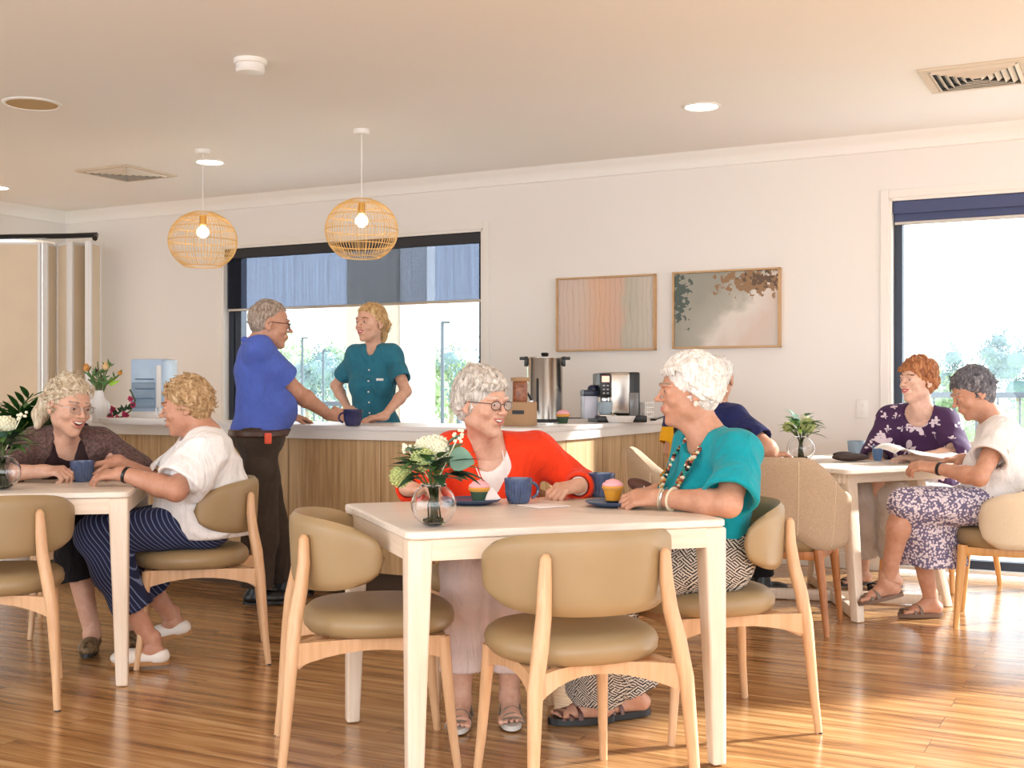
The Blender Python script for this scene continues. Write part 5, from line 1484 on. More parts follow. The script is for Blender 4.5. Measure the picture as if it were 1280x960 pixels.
    def leg_ops(s, o, l, g, f=2.0, flare=0.0, kneeg=0.0):
        k = s.leg_r; Hj, K_, A_ = l['H'], l['K'], l['A']
        m = Hj + (K_ - Hj) * min(1, f)
        o.cone(Hj, m, .084 * k + g, (.084 + (.056 - .084) * min(1, f)) * k + g + kneeg, .04)
        if f > 1:
            q = K_ + (A_ - K_) * (f - 1); mm = K_ + (A_ - K_) * .32
            back = nrm(np.cross(np.cross(K_ - Hj, A_ - K_), A_ - K_)) if np.linalg.norm(np.cross(K_ - Hj, A_ - K_)) > 1e-5 else np.zeros(3)
            re = (.054 + (.034 - .054) * (f - 1)) * k + g + flare
            if f - 1 > .4: o.cone(K_, mm, .054 * k + g + kneeg, .054 * k + g + flare * .4 + kneeg * .5, .03); o.cone(mm, q, .054 * k + g + flare * .4 + kneeg * .5, re, .03)
            else: o.cone(K_, q, .054 * k + g, re, .03)
    def foot_frame(s, l):
        f = nrm(vv(l['ft'])); n = np.array([0, 0, 1.]) if 'fn' not in l else nrm(vv(l['fn'])); r = nrm(np.cross(f, n)); n = np.cross(r, f); return f, r, n
    def foot_ops(s, o, l, g=0.0, toes=True, k=.95):
        f, r, n = s.foot_frame(l); A_ = l['A']
        b = A_ - n * .070 * k
        o.cone(A_ + n * .03, A_ - n * .01, .034 + g, .033 + g, .02)
        o.ell(b - f * .030 * k + n * .028 * k, (.030 * k + g, .034 * k + g, .030 * k + g), np.stack([r, f, n], 1), .02)
        o.cone(A_ - n * .015 + f * .01, b + f * .10 * k + n * .018 * k, .030 * k + g, .017 * k + g, .03)
        for q in (-1, 1): o.cone(b - f * .02 * k + n * .02 * k, b + f * .11 * k + r * q * .024 * k + n * .014 * k, .022 * k + g, .015 * k + g, .02)
        if toes and not l.get('shoe'):
            for i in range(5):
                u = (i - 2) * .0175 * k * l.get('mir', 1); rr = (.0115, .0085, .008, .0078, .0072)[i] * k + g
                o.cone(b + f * .112 * k + r * u + n * .012 * k, b + f * (.150 - .006 * i) * k + r * u * 1.08 + n * .009 * k, rr, rr * .9, .004)
    # -------- clothes
    def top(s, m, g=.012, sleeve=.7, grow=.012, hem=None, neck=None, h=.006, amp=.004, seed=0, name='shirt', extra=None, cuts=None, hemflare=0.0, collar=None, label=None, it=1, mi_fn=None, mats=None, sleeve_extra=None, cut=None):
        o = Ops(); s.torso(o, g)
        if hemflare: o.cone(s.hc + s.RH @ np.array([-.06, 0, .0]), s.hc + s.RH @ np.array([.06, 0, .0]), .12 + hemflare, .12 + hemflare, .06)
        o.cone(s.nb - s.up * .035, s.sl + s.up * .012, .055 + g * .5, .045 + g, .05); o.cone(s.nb - s.up * .035, s.sr + s.up * .012, .055 + g * .5, .045 + g, .05)
        if extra: extra(o, s)
        if hem is not None: o.plane(hem[0], hem[1])
        for a in s.arms:                                  # sleeves with open, hollow ends
            q_ = Ops(); s.arm_ops(q_, a, g, sleeve, grow)
            if sleeve <= 1: q = a['S'] + (a['E'] - a['S']) * sleeve; d = nrm(a['E'] - a['S']); r0 = (.05 + (.038 - .05) * sleeve) * s.arm_r + g + grow
            else: q = a['E'] + (a['W'] - a['E']) * (sleeve - 1); d = nrm(a['W'] - a['E']); r0 = (.039 + (.0245 - .039) * (sleeve - 1)) * s.arm_r + g + grow
            if sleeve_extra: sleeve_extra(q_, s, a)
            q_.plane(q + d * .004, d); q_.cone(q - d * .022, q + d * .06, r0 - .018, r0 - .008, .004, 'sub')
            if sleeve <= 1 or sleeve > 1.5: pass
            o.grp(q_, .035)
        if neck is not None:
            for (c, r_) in neck:
                if hasattr(r_, '__len__'): o.ell(c, r_, s.RS, .006, 'sub')
                else: o.ell(c, r_, None, .006, 'sub')
        if cut: cut(o, s)
        if collar: collar(o, s)
        for c in (cuts or []): o.plane(*c)
        return surf(name, o, h, mats or m, s.t, folds(amp, seed=seed), it=it, label=label, mi_fn=mi_fn)
    def pants(s, m, g=.010, f=1.85, flare=.006, waist=None, h=.007, amp=.004, seed=0, name='trousers', kneeg=.006, label=None, extra=None):
        o = Ops(); w = s.wm
        o.ell(s.hc + s.RH @ np.array([0, -.01, .035]), (.165 * w + g, .125 * w + g, .115 + g), s.RH, .05); o.cone(s.hl, s.hr, .085 + g, .085 + g, .05)
        for l in s.legs:
            q_ = Ops(); s.leg_ops(q_, l, g, f, flare, kneeg)
            q = l['K'] + (l['A'] - l['K']) * (f - 1); d = nrm(l['A'] - l['K']); r0 = (.054 + (.034 - .054) * (f - 1)) * s.leg_r + g + flare
            q_.plane(q, d) if f > 1.6 or d[2] < -.8 else None; q_.cone(q - d * .02, q + d * .05, r0 - .016, r0 - .007, .004, 'sub')
            o.grp(q_, .03)
        if waist is not None: o.plane(*waist)
        if extra: extra(o, s)
        return surf(name, o, h, m, s.t, folds(amp, seed=seed), label=label)
def shoe_closed(pr, l, m, sole, h=.0045, low=True, name='shoe'):
    f, r, n = pr.foot_frame(l); k = .95; A_ = l['A']; b = A_ - n * .070 * k
    o = Ops(); R3 = np.stack([r, f, n], 1)
    o.ell(b - f * .028 + n * .022, (.036, .040, .036), R3, .02); o.ell(b + f * .045 + n * .022, (.036, .07, .034), R3, .03); o.ell(b + f * .108 + n * .018, (.042, .060, .030), R3, .03)
    if low: o.ell(A_ + f * .000 - n * .002, (.034, .050, .038), R3, .008, 'sub')
    else: o.cone(A_ + n * .02, A_ - n * .04, .044, .045, .02)
    o.plane(b - n * .002, -n)
    sh = surf(name, o, h, m, pr.t, None)
    mb = MB(); ring = []
    for z in (.006, -.011):
        ring.append([Vector(b + f * (.048 + .116 * math.sin(a)) + r * (.037 + .005 * math.sin(a)) * math.cos(a) + n * z) for a in np.linspace(0, 2 * PI, 28)[:-1]])
    mb.ring_loft(ring, True, True); mb.build('sole', sole, sh); return sh
def sandal(pr, l, m, sole, straps=3, th=.016, name='sandal', w=.011):
    f, r, n = pr.foot_frame(l); k = .95; A_ = l['A']; b = A_ - n * .072 * k
    mb = MB(); ring = []
    for z in (.000, -th):
        ring.append([Vector(b + f * (.052 + .115 * math.sin(a)) + r * (.036 + .008 * math.sin(a)) * math.cos(a) + n * (z + .003)) for a in np.linspace(0, 2 * PI, 30)[:-1]])
    mb.ring_loft(ring, True, True); so = mb.build(name, sole, pr.t)
    sp = [(.10, .040, .030), (.07, .038, .044), (.125, .040, .022), (.0, .036, .07)][:straps]
    for (y, hw, hz) in sp:
        mb = MB(); pts = [b + f * (y + .012 * math.cos(a) * (1 if straps > 2 else 0)) + r * hw * math.cos(a) + n * max(0, hz * math.sin(a)) for a in np.linspace(0, PI, 12)]
        mb.tube(pts, w, 8, flat=.28, up=tuple(r)); mb.build('strap', m, so)
    return so
# ================================================================ the people
SK = {k: skinmat('skin_' + k, c) for k, c in dict(a=(214, 170, 146), b=(198, 150, 124), c=(220, 176, 152), d=(226, 188, 168), e=(196, 146, 120)).items()}
LIP = mat('lips', (196, 120, 108), .45); LIPR = mat('pink_lips', (200, 96, 98), .4)
BRG = mat('grey_brow', (150, 132, 118), .8); BRB = mat('brown_brow', (120, 84, 58), .8); BRW = mat('white_brow', (206, 190, 176), .8)
HW = hairmat('white_hair', (190, 184, 178), (232, 230, 226), (248, 247, 245))
HG = hairmat('silver_hair', (150, 140, 130), (206, 200, 192), (236, 233, 228))
HGB = hairmat('silver_blond_hair', (160, 138, 110), (206, 190, 164), (230, 220, 204))
HRB = hairmat('reddish_blond_hair', (132, 98, 62), (182, 148, 106), (212, 186, 148))
HM = hairmat('grey_brown_hair', (116, 98, 84), (164, 148, 134), (196, 184, 172))
HB = hairmat('blond_hair', (150, 112, 66), (204, 168, 116), (228, 200, 152))
HC = hairmat('ginger_hair', (112, 58, 34), (176, 112, 66), (216, 168, 116))
HK = hairmat('dark_grey_hair', (52, 52, 60), (104, 104, 112), (166, 164, 166))
def CL(n, c, var=.08, vs=14, wr=.55):
    m, nt, b = new_mat(n); v = coords(nt)
    n0 = nd(nt, 'ShaderNodeTexNoise', i_Scale=float(vs), i_Detail=4.0); nt.links.new(v, n0.inputs['Vector'])
    l_ = lin(c); nt.links.new(ramp(nt, n0.outputs['Fac'], [(.3, tuple(q * (1 - var) for q in l_[:3]) + (1,)), (.7, tuple(min(1, q * (1 + var)) for q in l_[:3]) + (1,))]), b.inputs['Base Color'])
    b.inputs['Roughness'].default_value = .85; b.inputs['Specular IOR Level'].default_value = .2; b.inputs['Sheen Weight'].default_value = .08
    mp = nt.nodes.new('ShaderNodeMapping'); mp.inputs['Scale'].default_value = (1.0, 1.0, .55); mp.inputs['Rotation'].default_value = (.3, .5, .2); nt.links.new(v, mp.inputs[0])
    n1 = nd(nt, 'ShaderNodeTexNoise', i_Scale=11.0, i_Detail=3.0, i_Roughness=.5, i_Distortion=1.6); nt.links.new(mp.outputs[0], n1.inputs['Vector'])
    n2 = nd(nt, 'ShaderNodeTexNoise', i_Scale=380.0, i_Detail=2.0); nt.links.new(v, n2.inputs['Vector'])
    b1 = nt.nodes.new('ShaderNodeBump'); b1.inputs['Strength'].default_value = wr; b1.inputs['Distance'].default_value = .035; nt.links.new(n1.outputs['Fac'], b1.inputs['Height'])
    b2 = nt.nodes.new('ShaderNodeBump'); b2.inputs['Strength'].default_value = .3; b2.inputs['Distance'].default_value = .0012; nt.links.new(n2.outputs['Fac'], b2.inputs['Height']); nt.links.new(b1.outputs[0], b2.inputs['Normal']); nt.links.new(b2.outputs[0], b.inputs['Normal'])
    return m
def short_hair(vol=1.0, fringe=.062, nape=-.06, ears=True, back=0.0):
    def fn(o, hd):
        k = hd.sc; R = hd.R
        o.ell(hd.p(0, -.015 - back * .5, .042), ((.078 + .009 * vol) * k, (.089 + .009 * vol + back * .5) * k, (.078 + .014 * vol) * k), R, .0)
        o.ell(hd.p(0, -.040 - back, -.005), ((.066 + .008 * vol) * k, (.060 + .008 * vol) * k, (.062) * k), R, .04)
        if nape < -.055: o.ell(hd.p(0, -.048, nape + .015), (.050 * k, .036 * k, .030 * k), R, .03)
        o.ell(hd.p(0, .115, -.040), (.076 * k, .092 * k, (fringe + .042) * k), R, .014, 'sub')
        o.ell(hd.p(0, .06, -.11), (.09 * k, .095 * k, .09 * k), R, .014, 'sub')
        if ears:
            for s in (-1, 1): o.ell(hd.p(s * .090, .010, -.012), (.026 * k, .028 * k, .034 * k), R, .008, 'sub')
    return fn
def not_face(fy=.35, lo=-.6):
    return lambda d: not (d[1] > fy and d[2] < .42) and d[2] > lo
def fringe_swept(n=14, sgn=1, z=.072, y=.078, L=.05, r=.008):
    def f(o, hd):
        for i in range(n):
            x = (-.055 + .11 * i / (n - 1)); yy = y - 5.5 * x * x
            o.cone(hd.p(x, yy - .02, z + .016), hd.p(x + sgn * .012, yy + .004, z + .004), r * hd.sc, r * hd.sc, .004); o.cone(hd.p(x + sgn * .012, yy + .004, z + .004), hd.p(x + sgn * .026, yy + .002, z - .016), r * hd.sc, r * .35 * hd.sc, .004)
    return f
# -------------------------------------------------- 1 woman in the orange-red cardigan
red = CL('orange_red_knit', (234, 62, 26)); wht = CL('white_jersey', (238, 232, 228)); pinkp = CL('pale_mauve_trousers', (222, 202, 196))
hd = Head(P(603, 504, 4.30), (.74, -.66, -.10))
A = Person('smiling white-haired woman with glasses and an orange-red cardigan, hands on table', (-.09, 4.47, 0), hd, ((.01, 4.52, .565), (-.17, 4.49, .565)), ((.095, 4.44, .895), (-.225, 4.42, .892)), SK['a'], LIP, BRW,
    arms=[dict(w=(.235, 4.25, .786), e=(.262, 4.47, .765), hf=(-.80, -.5, -.10), hn=(-.05, .35, -.95), curl=.8, thumb=.1), dict(w=(-.365, 4.22, .780), e=(-.355, 4.45, .765), hf=(.80, -.45, -.05), hn=(0, 0, -1), curl=.35)],
    legs=[dict(a=(-.008, 4.10, .088), k=(-.012, 4.09, .52), ft=(.05, -1, 0), mir=-1), dict(a=(-.172, 4.06, .088), k=(-.165, 4.08, .52), ft=(-.05, -1, 0))],
    smile=1.4, open_=1.1, neckbase=P(607, 552, 4.40), neckr=.048, bust=.5, belly=.4, hh=.003, nose=1.2)
eyes_etc(hd, A.t, None)
def vneck(o, s):
    o.chain([s.nb + s.up * .03 + s.fwdS * .03, s.sc + s.fwdS * .11 - s.up * .02, s.sc + s.fwdS * .16 - s.up * .13], [.062, .058, .018], .01, 'sub')
A.top(wht, g=.002, sleeve=.12, grow=-.012, name='undershirt', neck=[(A.nb + A.fwdS * .05 + A.up * .01, (.075, .085, .105))], hem=((0, 0, .55), (0, 0, -1)), amp=.001)
A.top(red, g=.013, sleeve=1.90, grow=.012, hem=((0, 0, .535), (0, 0, -1)), name='cardigan', cut=vneck, amp=.006, seed=3)
A.pants(pinkp, g=.014, f=1.80, flare=.022, kneeg=.006, waist=((0, 0, .66), (0, 0, 1)), seed=1)
hair_obj(hd, A.t, HG, short_hair(1.0, .060), .0029, 3, locks=400, lk=(.0062, .003), ll=.06, area=not_face(), comb=lambda p, d: np.array([p[0] * 6, -.4 + (1.0 if p[2] > .08 else 0), -.8]), sub=fringe_swept(12, 1, .066))
glasses(hd, A.t, mat('dark_red_frame', (70, 40, 38), .3, .3), rim=.0016)
for l in A.legs: sandal(A, l, mat('grey_beige_strap', (150, 140, 126), .6), mat('pale_sole', (210, 204, 196), .6), 4)
mb = MB(); c = A.sc; f_ = A.fwdS; 
for s in (-1, 1):
    mb.tube([A.nb + A.latS * s * .058 - f_ * .02, A.nb + A.latS * s * .060 + f_ * .055 - A.up * .02, c + A.latS * s * .045 + f_ * .128 - A.up * .08, c + A.latS * s * .012 + f_ * .158 - A.up * .20, c + f_ * .165 - A.up * .25], .0022, 6)
mb.build('necklace', wht, A.t)
mb = MB(); w_ = A.arms[0]['W']; d_ = Vector(nrm(A.arms[0]['W'] - A.arms[0]['E'])); q_ = d_.to_track_quat('Z', 'Y').to_matrix(); mb.lathe([(.030, -.008), (.033, -.006), (.033, .006), (.030, .008), (.028, 0)], Vector(w_) - d_ * .012, 28, axis=q_); mb.build('wristwatch', wht, A.t)
# -------------------------------------------------- 2 woman in teal
teal = CL('teal_crinkle_cotton', (16, 150, 164)); 
def weave_mat():
    m, nt, b = new_mat('black_white_weave_print'); v = coords(nt, (1, 1, 1), (.5, .6, .7))
    a = nd(nt, 'ShaderNodeTexWave', i_Scale=42.0, i_Distortion=2.5, i_Detail=2.0); c_ = nd(nt, 'ShaderNodeTexWave', i_Scale=42.0, i_Distortion=2.5, i_Detail=2.0, bands_direction='Z'); n_ = nd(nt, 'ShaderNodeTexNoise', i_Scale=45.0)
    for x in (a, c_, n_): nt.links.new(v, x.inputs['Vector'])
    g = nd(nt, 'ShaderNodeMath', operation='GREATER_THAN'); g.inputs[1].default_value = .5; nt.links.new(n_.outputs['Fac'], g.inputs[0])
    mx = nd(nt, 'ShaderNodeMixRGB'); nt.links.new(g.outputs[0], mx.inputs[0]); nt.links.new(a.outputs['Fac'], mx.inputs[1]); nt.links.new(c_.outputs['Fac'], mx.inputs[2])
    nt.links.new(ramp(nt, mx.outputs[0], [(.46, lin((38, 38, 42))), (.54, lin((204, 196, 184)))]), b.inputs['Base Color']); b.inputs['Roughness'].default_value = .85; return m
hd = Head(P(861, 489, 4.02), (-1, -.04, -.05), sc=.99)
B = Person('white-haired woman in a teal top and beads, in profile beside the front table', (.64, 4.06, 0), hd, ((.685, 3.965, .565), (.625, 4.14, .565)), ((.735, 3.865, .918), (.635, 4.18, .925)), SK['b'], LIP, BRG,
    arms=[dict(w=(.468, 3.865, .779), e=(.672, 3.725, .772), hf=(-1, .16, -.04), hn=(.05, .55, -.85), curl=.62, thumb=.6), dict(w=(.50, 4.06, .783), pole=(.3, .8, -.5), hf=(-.9, -.42, -.02), hn=(0, 0, -1), curl=.55)],
    legs=[dict(a=(.285, 4.05, .092), k=(.30, 3.84, .53), ft=(-1, -.12, 0), mir=-1), dict(a=(.42, 4.13, .092), k=(.25, 4.02, .53), ft=(-.92, -.3, 0))],
    smile=.5, open_=.1, neckbase=P(884, 545, 4.02), neckr=.050, bust=.7, belly=.5, hh=.003, arm_r=1.04, nose=1.4)
eyes_etc(hd, B.t, None, teeth=False)
B.top(teal, g=.014, sleeve=.86, grow=.034, hem=((0, 0, .56), (0, 0, -1)), neck=[(B.nb + B.fwdS * .045 + B.up * .025, (.078, .088, .085))], name='blouse', amp=.006, seed=5)
B.pants(weave_mat(), g=.022, f=1.95, flare=.050, kneeg=.016, waist=((0, 0, .66), (0, 0, 1)), name='wide_trousers', seed=2)
hair_obj(hd, B.t, HW, short_hair(1.0, .068, -.062), .0029, 8, locks=420, lk=(.0060, .0028), ll=.065, area=not_face(.3), comb=lambda p, d: np.array([0, -.9, -.6 if p[2] < .08 else .0]), sub=fringe_swept(12, -1, .072))
for l in B.legs: sandal(B, l, mat('bronze_strap', (96, 58, 48), .4), M['black'], 3, .022)
def beads(pr, pts, r, cols, n, nm, seed=0):
    r2 = random.Random(seed); pts = [Vector(q) for q in pts]; seg = [(pts[i + 1] - pts[i]).length for i in range(len(pts) - 1)]; tot = sum(seg); mb = MB()
    for i in range(n):
        q = tot * (i + .5) / n; k = 0
        while q > seg[k]: q -= seg[k]; k += 1
        mb.ball(pts[k].lerp(pts[k + 1], q / seg[k]), (r * r2.uniform(.7, 1.2),) * 3, 4, mi=r2.randrange(len(cols)))
    return mb.build(nm, cols, pr.t)
bc = [mat('bead_black', (26, 26, 30), .3), mat('bead_gold', (190, 150, 80), .4), mat('bead_teal', (40, 140, 130), .4), mat('bead_rust', (150, 70, 50), .4), mat('bead_cream', (226, 214, 186), .4)]
f_, u_, r_ = B.fwdS, B.up, B.latS
for j, dd in enumerate((0, .012, -.010)):
    beads(B, [B.nb - f_ * .03 + u_ * .035 - r_ * .045, B.nb - r_ * .068 + f_ * .02 + u_ * .01, B.sc - r_ * (.065 + dd) + f_ * .125 - u_ * .03, B.sc - r_ * (.055 + dd) + f_ * .170 - u_ * .14, B.sc - r_ * .015 + f_ * .195 - u_ * (.26 + dd), B.sc + r_ * (.035 + dd) + f_ * .175 - u_ * .13, B.sc + r_ * (.055) + f_ * .125 - u_ * .02, B.nb + r_ * .06 + f_ * .03 + u_ * .01], .0065, bc, 84, 'bead_necklace', j)
mb = MB(); mb.ball(hd.p(-.088, -.004, -.042), (.008, .008, .011), 8); mb.build('earring', mat('pearl', (226, 206, 190), .25), B.t)
for k_, (off, c_) in enumerate(((.012, bc[4]), (.026, M['chrome']), (.055, bc[4]))):
    a_ = B.arms[0]; d_ = Vector(nrm(a_['W'] - a_['E'])); mb = MB(); mb.lathe([(.030 + off * .12, -.003), (.033 + off * .12, 0), (.030 + off * .12, .003)], Vector(a_['W']) - d_ * off, 28, axis=(d_ + Vector((0, .25 * (k_ - 1), .1))).to_track_quat('Z', 'Y').to_matrix()); mb.build('bracelet', c_, B.t)
# -------------------------------------------------- 3 woman in the brown cardigan
brn = CL('mottled_brown_knit', (98, 76, 72), var=.5, vs=90); scf = CL('dark_brown_scarf', (48, 32, 34)); blk = CL('black_fabric', (24, 22, 26))
hd = Head(P(86, 507, 5.12), (.78, -.6, -.20), sc=1.06, roll=.06)
C = Person('laughing woman with silver-blond ponytail, glasses and brown cardigan at the left table', (-2.0, 5.6, 0), hd, ((-1.93, 5.62, .565), (-2.11, 5.58, .565)), ((-1.80, 5.25, .885), (-2.07, 5.22, .885)), SK['a'], LIP, BRG,
    arms=[dict(w=(-1.79, 5.12, .785), e=(-1.64, 5.26, .78), hf=(-.75, -.35, .0), hn=(0, .1, -1), curl=.5), dict(w=(-1.945, 4.98, .788), e=(-2.17, 5.03, .772), hf=(.97, -.12, .02), hn=(0, .35, -.95), curl=.85, thumb=.1)],
    legs=[dict(a=(-1.66, 5.27, .09), k=(-1.72, 5.22, .53), ft=(.1, -1, 0)), dict(a=(-1.80, 5.14, .09), k=(-1.90, 5.16, .53), ft=(.2, -1, 0))],
    closed=True, smile=1.3, open_=1.5, neckbase=P(88, 548, 5.22), neckr=.05, bust=.4, hh=.0035, nose=1.2)
eyes_etc(hd, C.t, None)
C.top(scf, g=.003, sleeve=.12, grow=-.012, name='top', neck=[(C.nb + C.fwdS * .05 + C.up * .02, (.062, .07, .07))], hem=((0, 0, .6), (0, 0, -1)), amp=.001)
def vneck2(o, s): o.chain([s.nb + s.up * .02 + s.fwdS * .05, s.sc + s.fwdS * .13 - s.up * .08, s.sc + s.fwdS * .17 - s.up * .3], [.060, .060, .05], .01, 'sub')
C.top(brn, g=.014, sleeve=1.45, grow=.018, hem=((0, 0, .50), (0, 0, -1)), name='cardigan', cut=vneck2, amp=.006, seed=9)
mb = Ops()
for s in (-1, 1): mb.chain([C.nb + C.latS * s * .05 - C.fwdS * .05 + C.up * .012, C.nb + C.latS * s * .066 + C.fwdS * .035 + C.up * .0, C.sc + C.latS * s * .058 + C.fwdS * .135 - C.up * .07, C.sc + C.latS * s * .056 + C.fwdS * .170 - C.up * .30], [.028, .034, .036, .034], .01)
surf('scarf', mb, .006, scf, C.t, folds(.004, seed=2))
C.pants(blk, g=.014, f=1.5, flare=.03, kneeg=.01, waist=((0, 0, .66), (0, 0, 1)))
def pony(o, hd):
    short_hair(.45, .068, -.05)(o, hd); k = hd.sc
    o.chain([hd.p(0, -.115, .03), hd.p(.0, -.150, -.01), hd.p(.02, -.155, -.07), hd.p(.04, -.13, -.115)], [.028, .036, .034, .016], .02)
hair_obj(hd, C.t, HGB, pony, .0036, 5, locks=90, lk=(.0045, .003), ll=.12, area=not_face(.3), comb=lambda p, d: np.array([0, -1.0, -.25]))
glasses(hd, C.t, mat('silver_frame', (170, 160, 150), .3, .8), rim=.0012)
leo = mat('leopard_shoe', (110, 88, 60), .5, var=.9, vscale=55)
for l in C.legs: shoe_closed(C, l, leo, M['black'], .006)
# -------------------------------------------------- 4 woman in the white blouse
def stripe_mat():
    m, nt, b = new_mat('navy_pinstripe'); v = coords(nt, (1, 1, 1), (.2, .5, .3)); a = nd(nt, 'ShaderNodeTexWave', i_Scale=21.0, i_Distortion=.6); nt.links.new(v, a.inputs['Vector'])
    nt.links.new(ramp(nt, a.outputs['Fac'], [(.88, lin((22, 30, 66))), (.96, lin((110, 124, 160)))]), b.inputs['Base Color']); b.inputs['Roughness'].default_value = .85; return m
lin_w = CL('white_linen', (240, 238, 238))
hd = Head(P(233, 508, 5.02), (-.97, -.10, -.16), sc=1.0)
D = Person('laughing reddish-blond woman in a loose white blouse leaning on the left table', (-1.33, 5.06, 0), hd, ((-1.275, 4.975, .565), (-1.32, 5.15, .565)), ((-1.245, 4.86, .875), (-1.33, 5.18, .89)), SK['e'], LIP, BRB,
    arms=[dict(w=P(153, 592, 4.80), e=P(220, 613, 4.74), hf=(-.99, .05, -.06), hn=(0, .35, -1), curl=.42, thumb=.5), dict(w=P(146, 577, 5.1), pole=(.3, .5, -.6), hf=(-1, -.12, -.20), hn=(0, -.2, -1), curl=.45)],
    legs=[dict(a=(-1.455, 4.86, .092), k=(-1.665, 4.80, .545), ft=(-1, -.1, 0)), dict(a=(-1.47, 5.21, .13), k=(-1.69, 5.03, .54), ft=(-.95, .1, -.22), fn=(-.2, 0, 1))],
    closed=True, smile=1.2, open_=1.6, neckbase=P(258, 545, 5.02), neckr=.054, bust=.9, belly=.8, wmul=1.06, hh=.0035, arm_r=1.12, nose=1.3)
eyes_etc(hd, D.t, None)
def drape(o, s):
    o.cone(s.sc - s.up * .12, s.hc + np.array([.03, 0, .05]), .15, .180, .06)
    o.ell(s.hc + np.array([-.02, 0, .03]), (.205, .20, .13), None, .05)
    for a in s.arms: o.cone(a['S'] - s.up * .02, a['S'] * .55 + a['E'] * .45 - s.up * .02, .072, .080, .04)
D.top(lin_w, g=.026, sleeve=.84, grow=.036, hem=((0, 0, .515), (0, 0, -1)), neck=[(D.nb + D.fwdS * .045 + D.up * .03, (.075, .085, .08))], name='blouse', amp=.009, seed=12, extra=drape)
D.pants(stripe_mat(), g=.012, f=1.68, flare=.03, kneeg=.012, waist=((0, 0, .66), (0, 0, 1)), seed=4)
hair_obj(hd, D.t, HRB, short_hair(.7, .064, -.07), .0036, 6, locks=110, lk=(.0050, .003), ll=.10, area=not_face(.3), comb=lambda p, d: np.array([0, -.9, -.5]), sub=fringe_swept(10, 1, .066))
wsh = mat('white_perforated_shoe', (234, 224, 214), .5)
for l in D.legs: shoe_closed(D, l, wsh, mat('tan_sole', (170, 120, 70), .6) , .005)
a_ = D.arms[0]; d_ = Vector(nrm(a_['W'] - a_['E'])); mb = MB(); mb.lathe([(.030, -.008), (.034, -.006), (.034, .006), (.030, .008)], Vector(a_['W']) - d_ * .02, 28, axis=d_.to_track_quat('Z', 'Y').to_matrix()); mb.build('wristwatch', M['black'], D.t)
# -------------------------------------------------- 5 standing man
blu = CL('blue_polo_cotton', (82, 104, 190)); olv = CL('dark_olive_trousers', (66, 56, 48))
fm = nrm(np.array([.95, .3, 0])); rm = np.array([fm[1], -fm[0], 0])
hd = Head(P(337, 405, 6.30), (.95, .26, -.12), sc=1.06)
hc_ = np.array([-1.33, 6.32, .86])
E_ = Person('standing grey-haired man in a blue polo shirt reaching for a cup on the counter', (-1.32, 6.3, 0), hd, (tuple(hc_ - rm * .09), tuple(hc_ + rm * .09)), ((-1.385, 6.52, 1.325), (-1.305, 6.19, 1.325)), SK['b'], LIP, BRG,
    arms=[dict(w=(-1.26, 6.86, .975), pole=(-.3, 0, -1), hf=(.6, .5, -.2), hn=(0, 0, -1), curl=.3), dict(w=(-1.005, 6.60, .985), pole=(.1, -.6, -.9), hf=(.80, .45, -.02), hn=(-.45, .85, -.1), curl=.62, thumb=.8, ua=.29, fa=.27)],
    legs=[dict(a=(-1.23, 6.47, .09), k=(-1.30, 6.43, .47), ft=(.9, .35, 0)), dict(a=(-1.33, 6.24, .09), k=(-1.30, 6.24, .47), ft=(.92, .25, 0))],
    closed=True, smile=.4, open_=.1, neckbase=P(320, 436, 6.32), neckr=.058, wmul=1.02, belly=1.0, hh=.004, arm_r=1.15, leg_r=1.0, man=True, nose=1.4)
eyes_etc(hd, E_.t, None, teeth=False)
def collar1(o, s):
    for q in (-1, 1): o.chain([s.nb - s.fwdS * .062 + s.up * .050, s.nb + s.latS * q * .060 + s.up * .034, s.nb + s.latS * q * .034 + s.fwdS * .078 - s.up * .004, s.nb + s.latS * q * .040 + s.fwdS * .098 - s.up * .035], [.014, .015, .014, .010], .003)
E_.top(blu, g=.014, sleeve=.66, grow=.018, hem=((0, 0, .912), (0, 0, -1)), neck=[(E_.nb + E_.up * .04 + E_.fwdS * .01, (.058, .065, .06))], name='polo_shirt', amp=.006, seed=21, collar=collar1)
E_.pants(olv, g=.014, f=1.97, flare=.035, kneeg=.014, waist=((0, 0, .93), (0, 0, 1)), amp=.006, seed=22)
o = Ops(); E_.torso(o, .024); o.plane((0, 0, .918), (0, 0, 1)); o.plane((0, 0, .880), (0, 0, -1)); surf('belt', o, .006, mat('brown_belt', (70, 44, 34), .4), E_.t)
mb = MB(); mb.box(P(335, 548, 6.085), (.035, .03, .055), RZ(.35), .006); mb.build('belt_pouch', mat('orange_red_pouch', (226, 84, 54), .5), E_.t)
hair_obj(hd, E_.t, HM, short_hair(-.15, .080, -.05), .004, 15, locks=140, lk=(.0045, .003), ll=.035, area=not_face(.2), comb=lambda p, d: np.array([0, -.5, -.8]))
glasses(hd, E_.t, mat('dark_frame', (50, 40, 40), .3, .5), rim=.0016)
for l in E_.legs: shoe_closed(E_, l, M['black'], M['black'], .006, low=False)
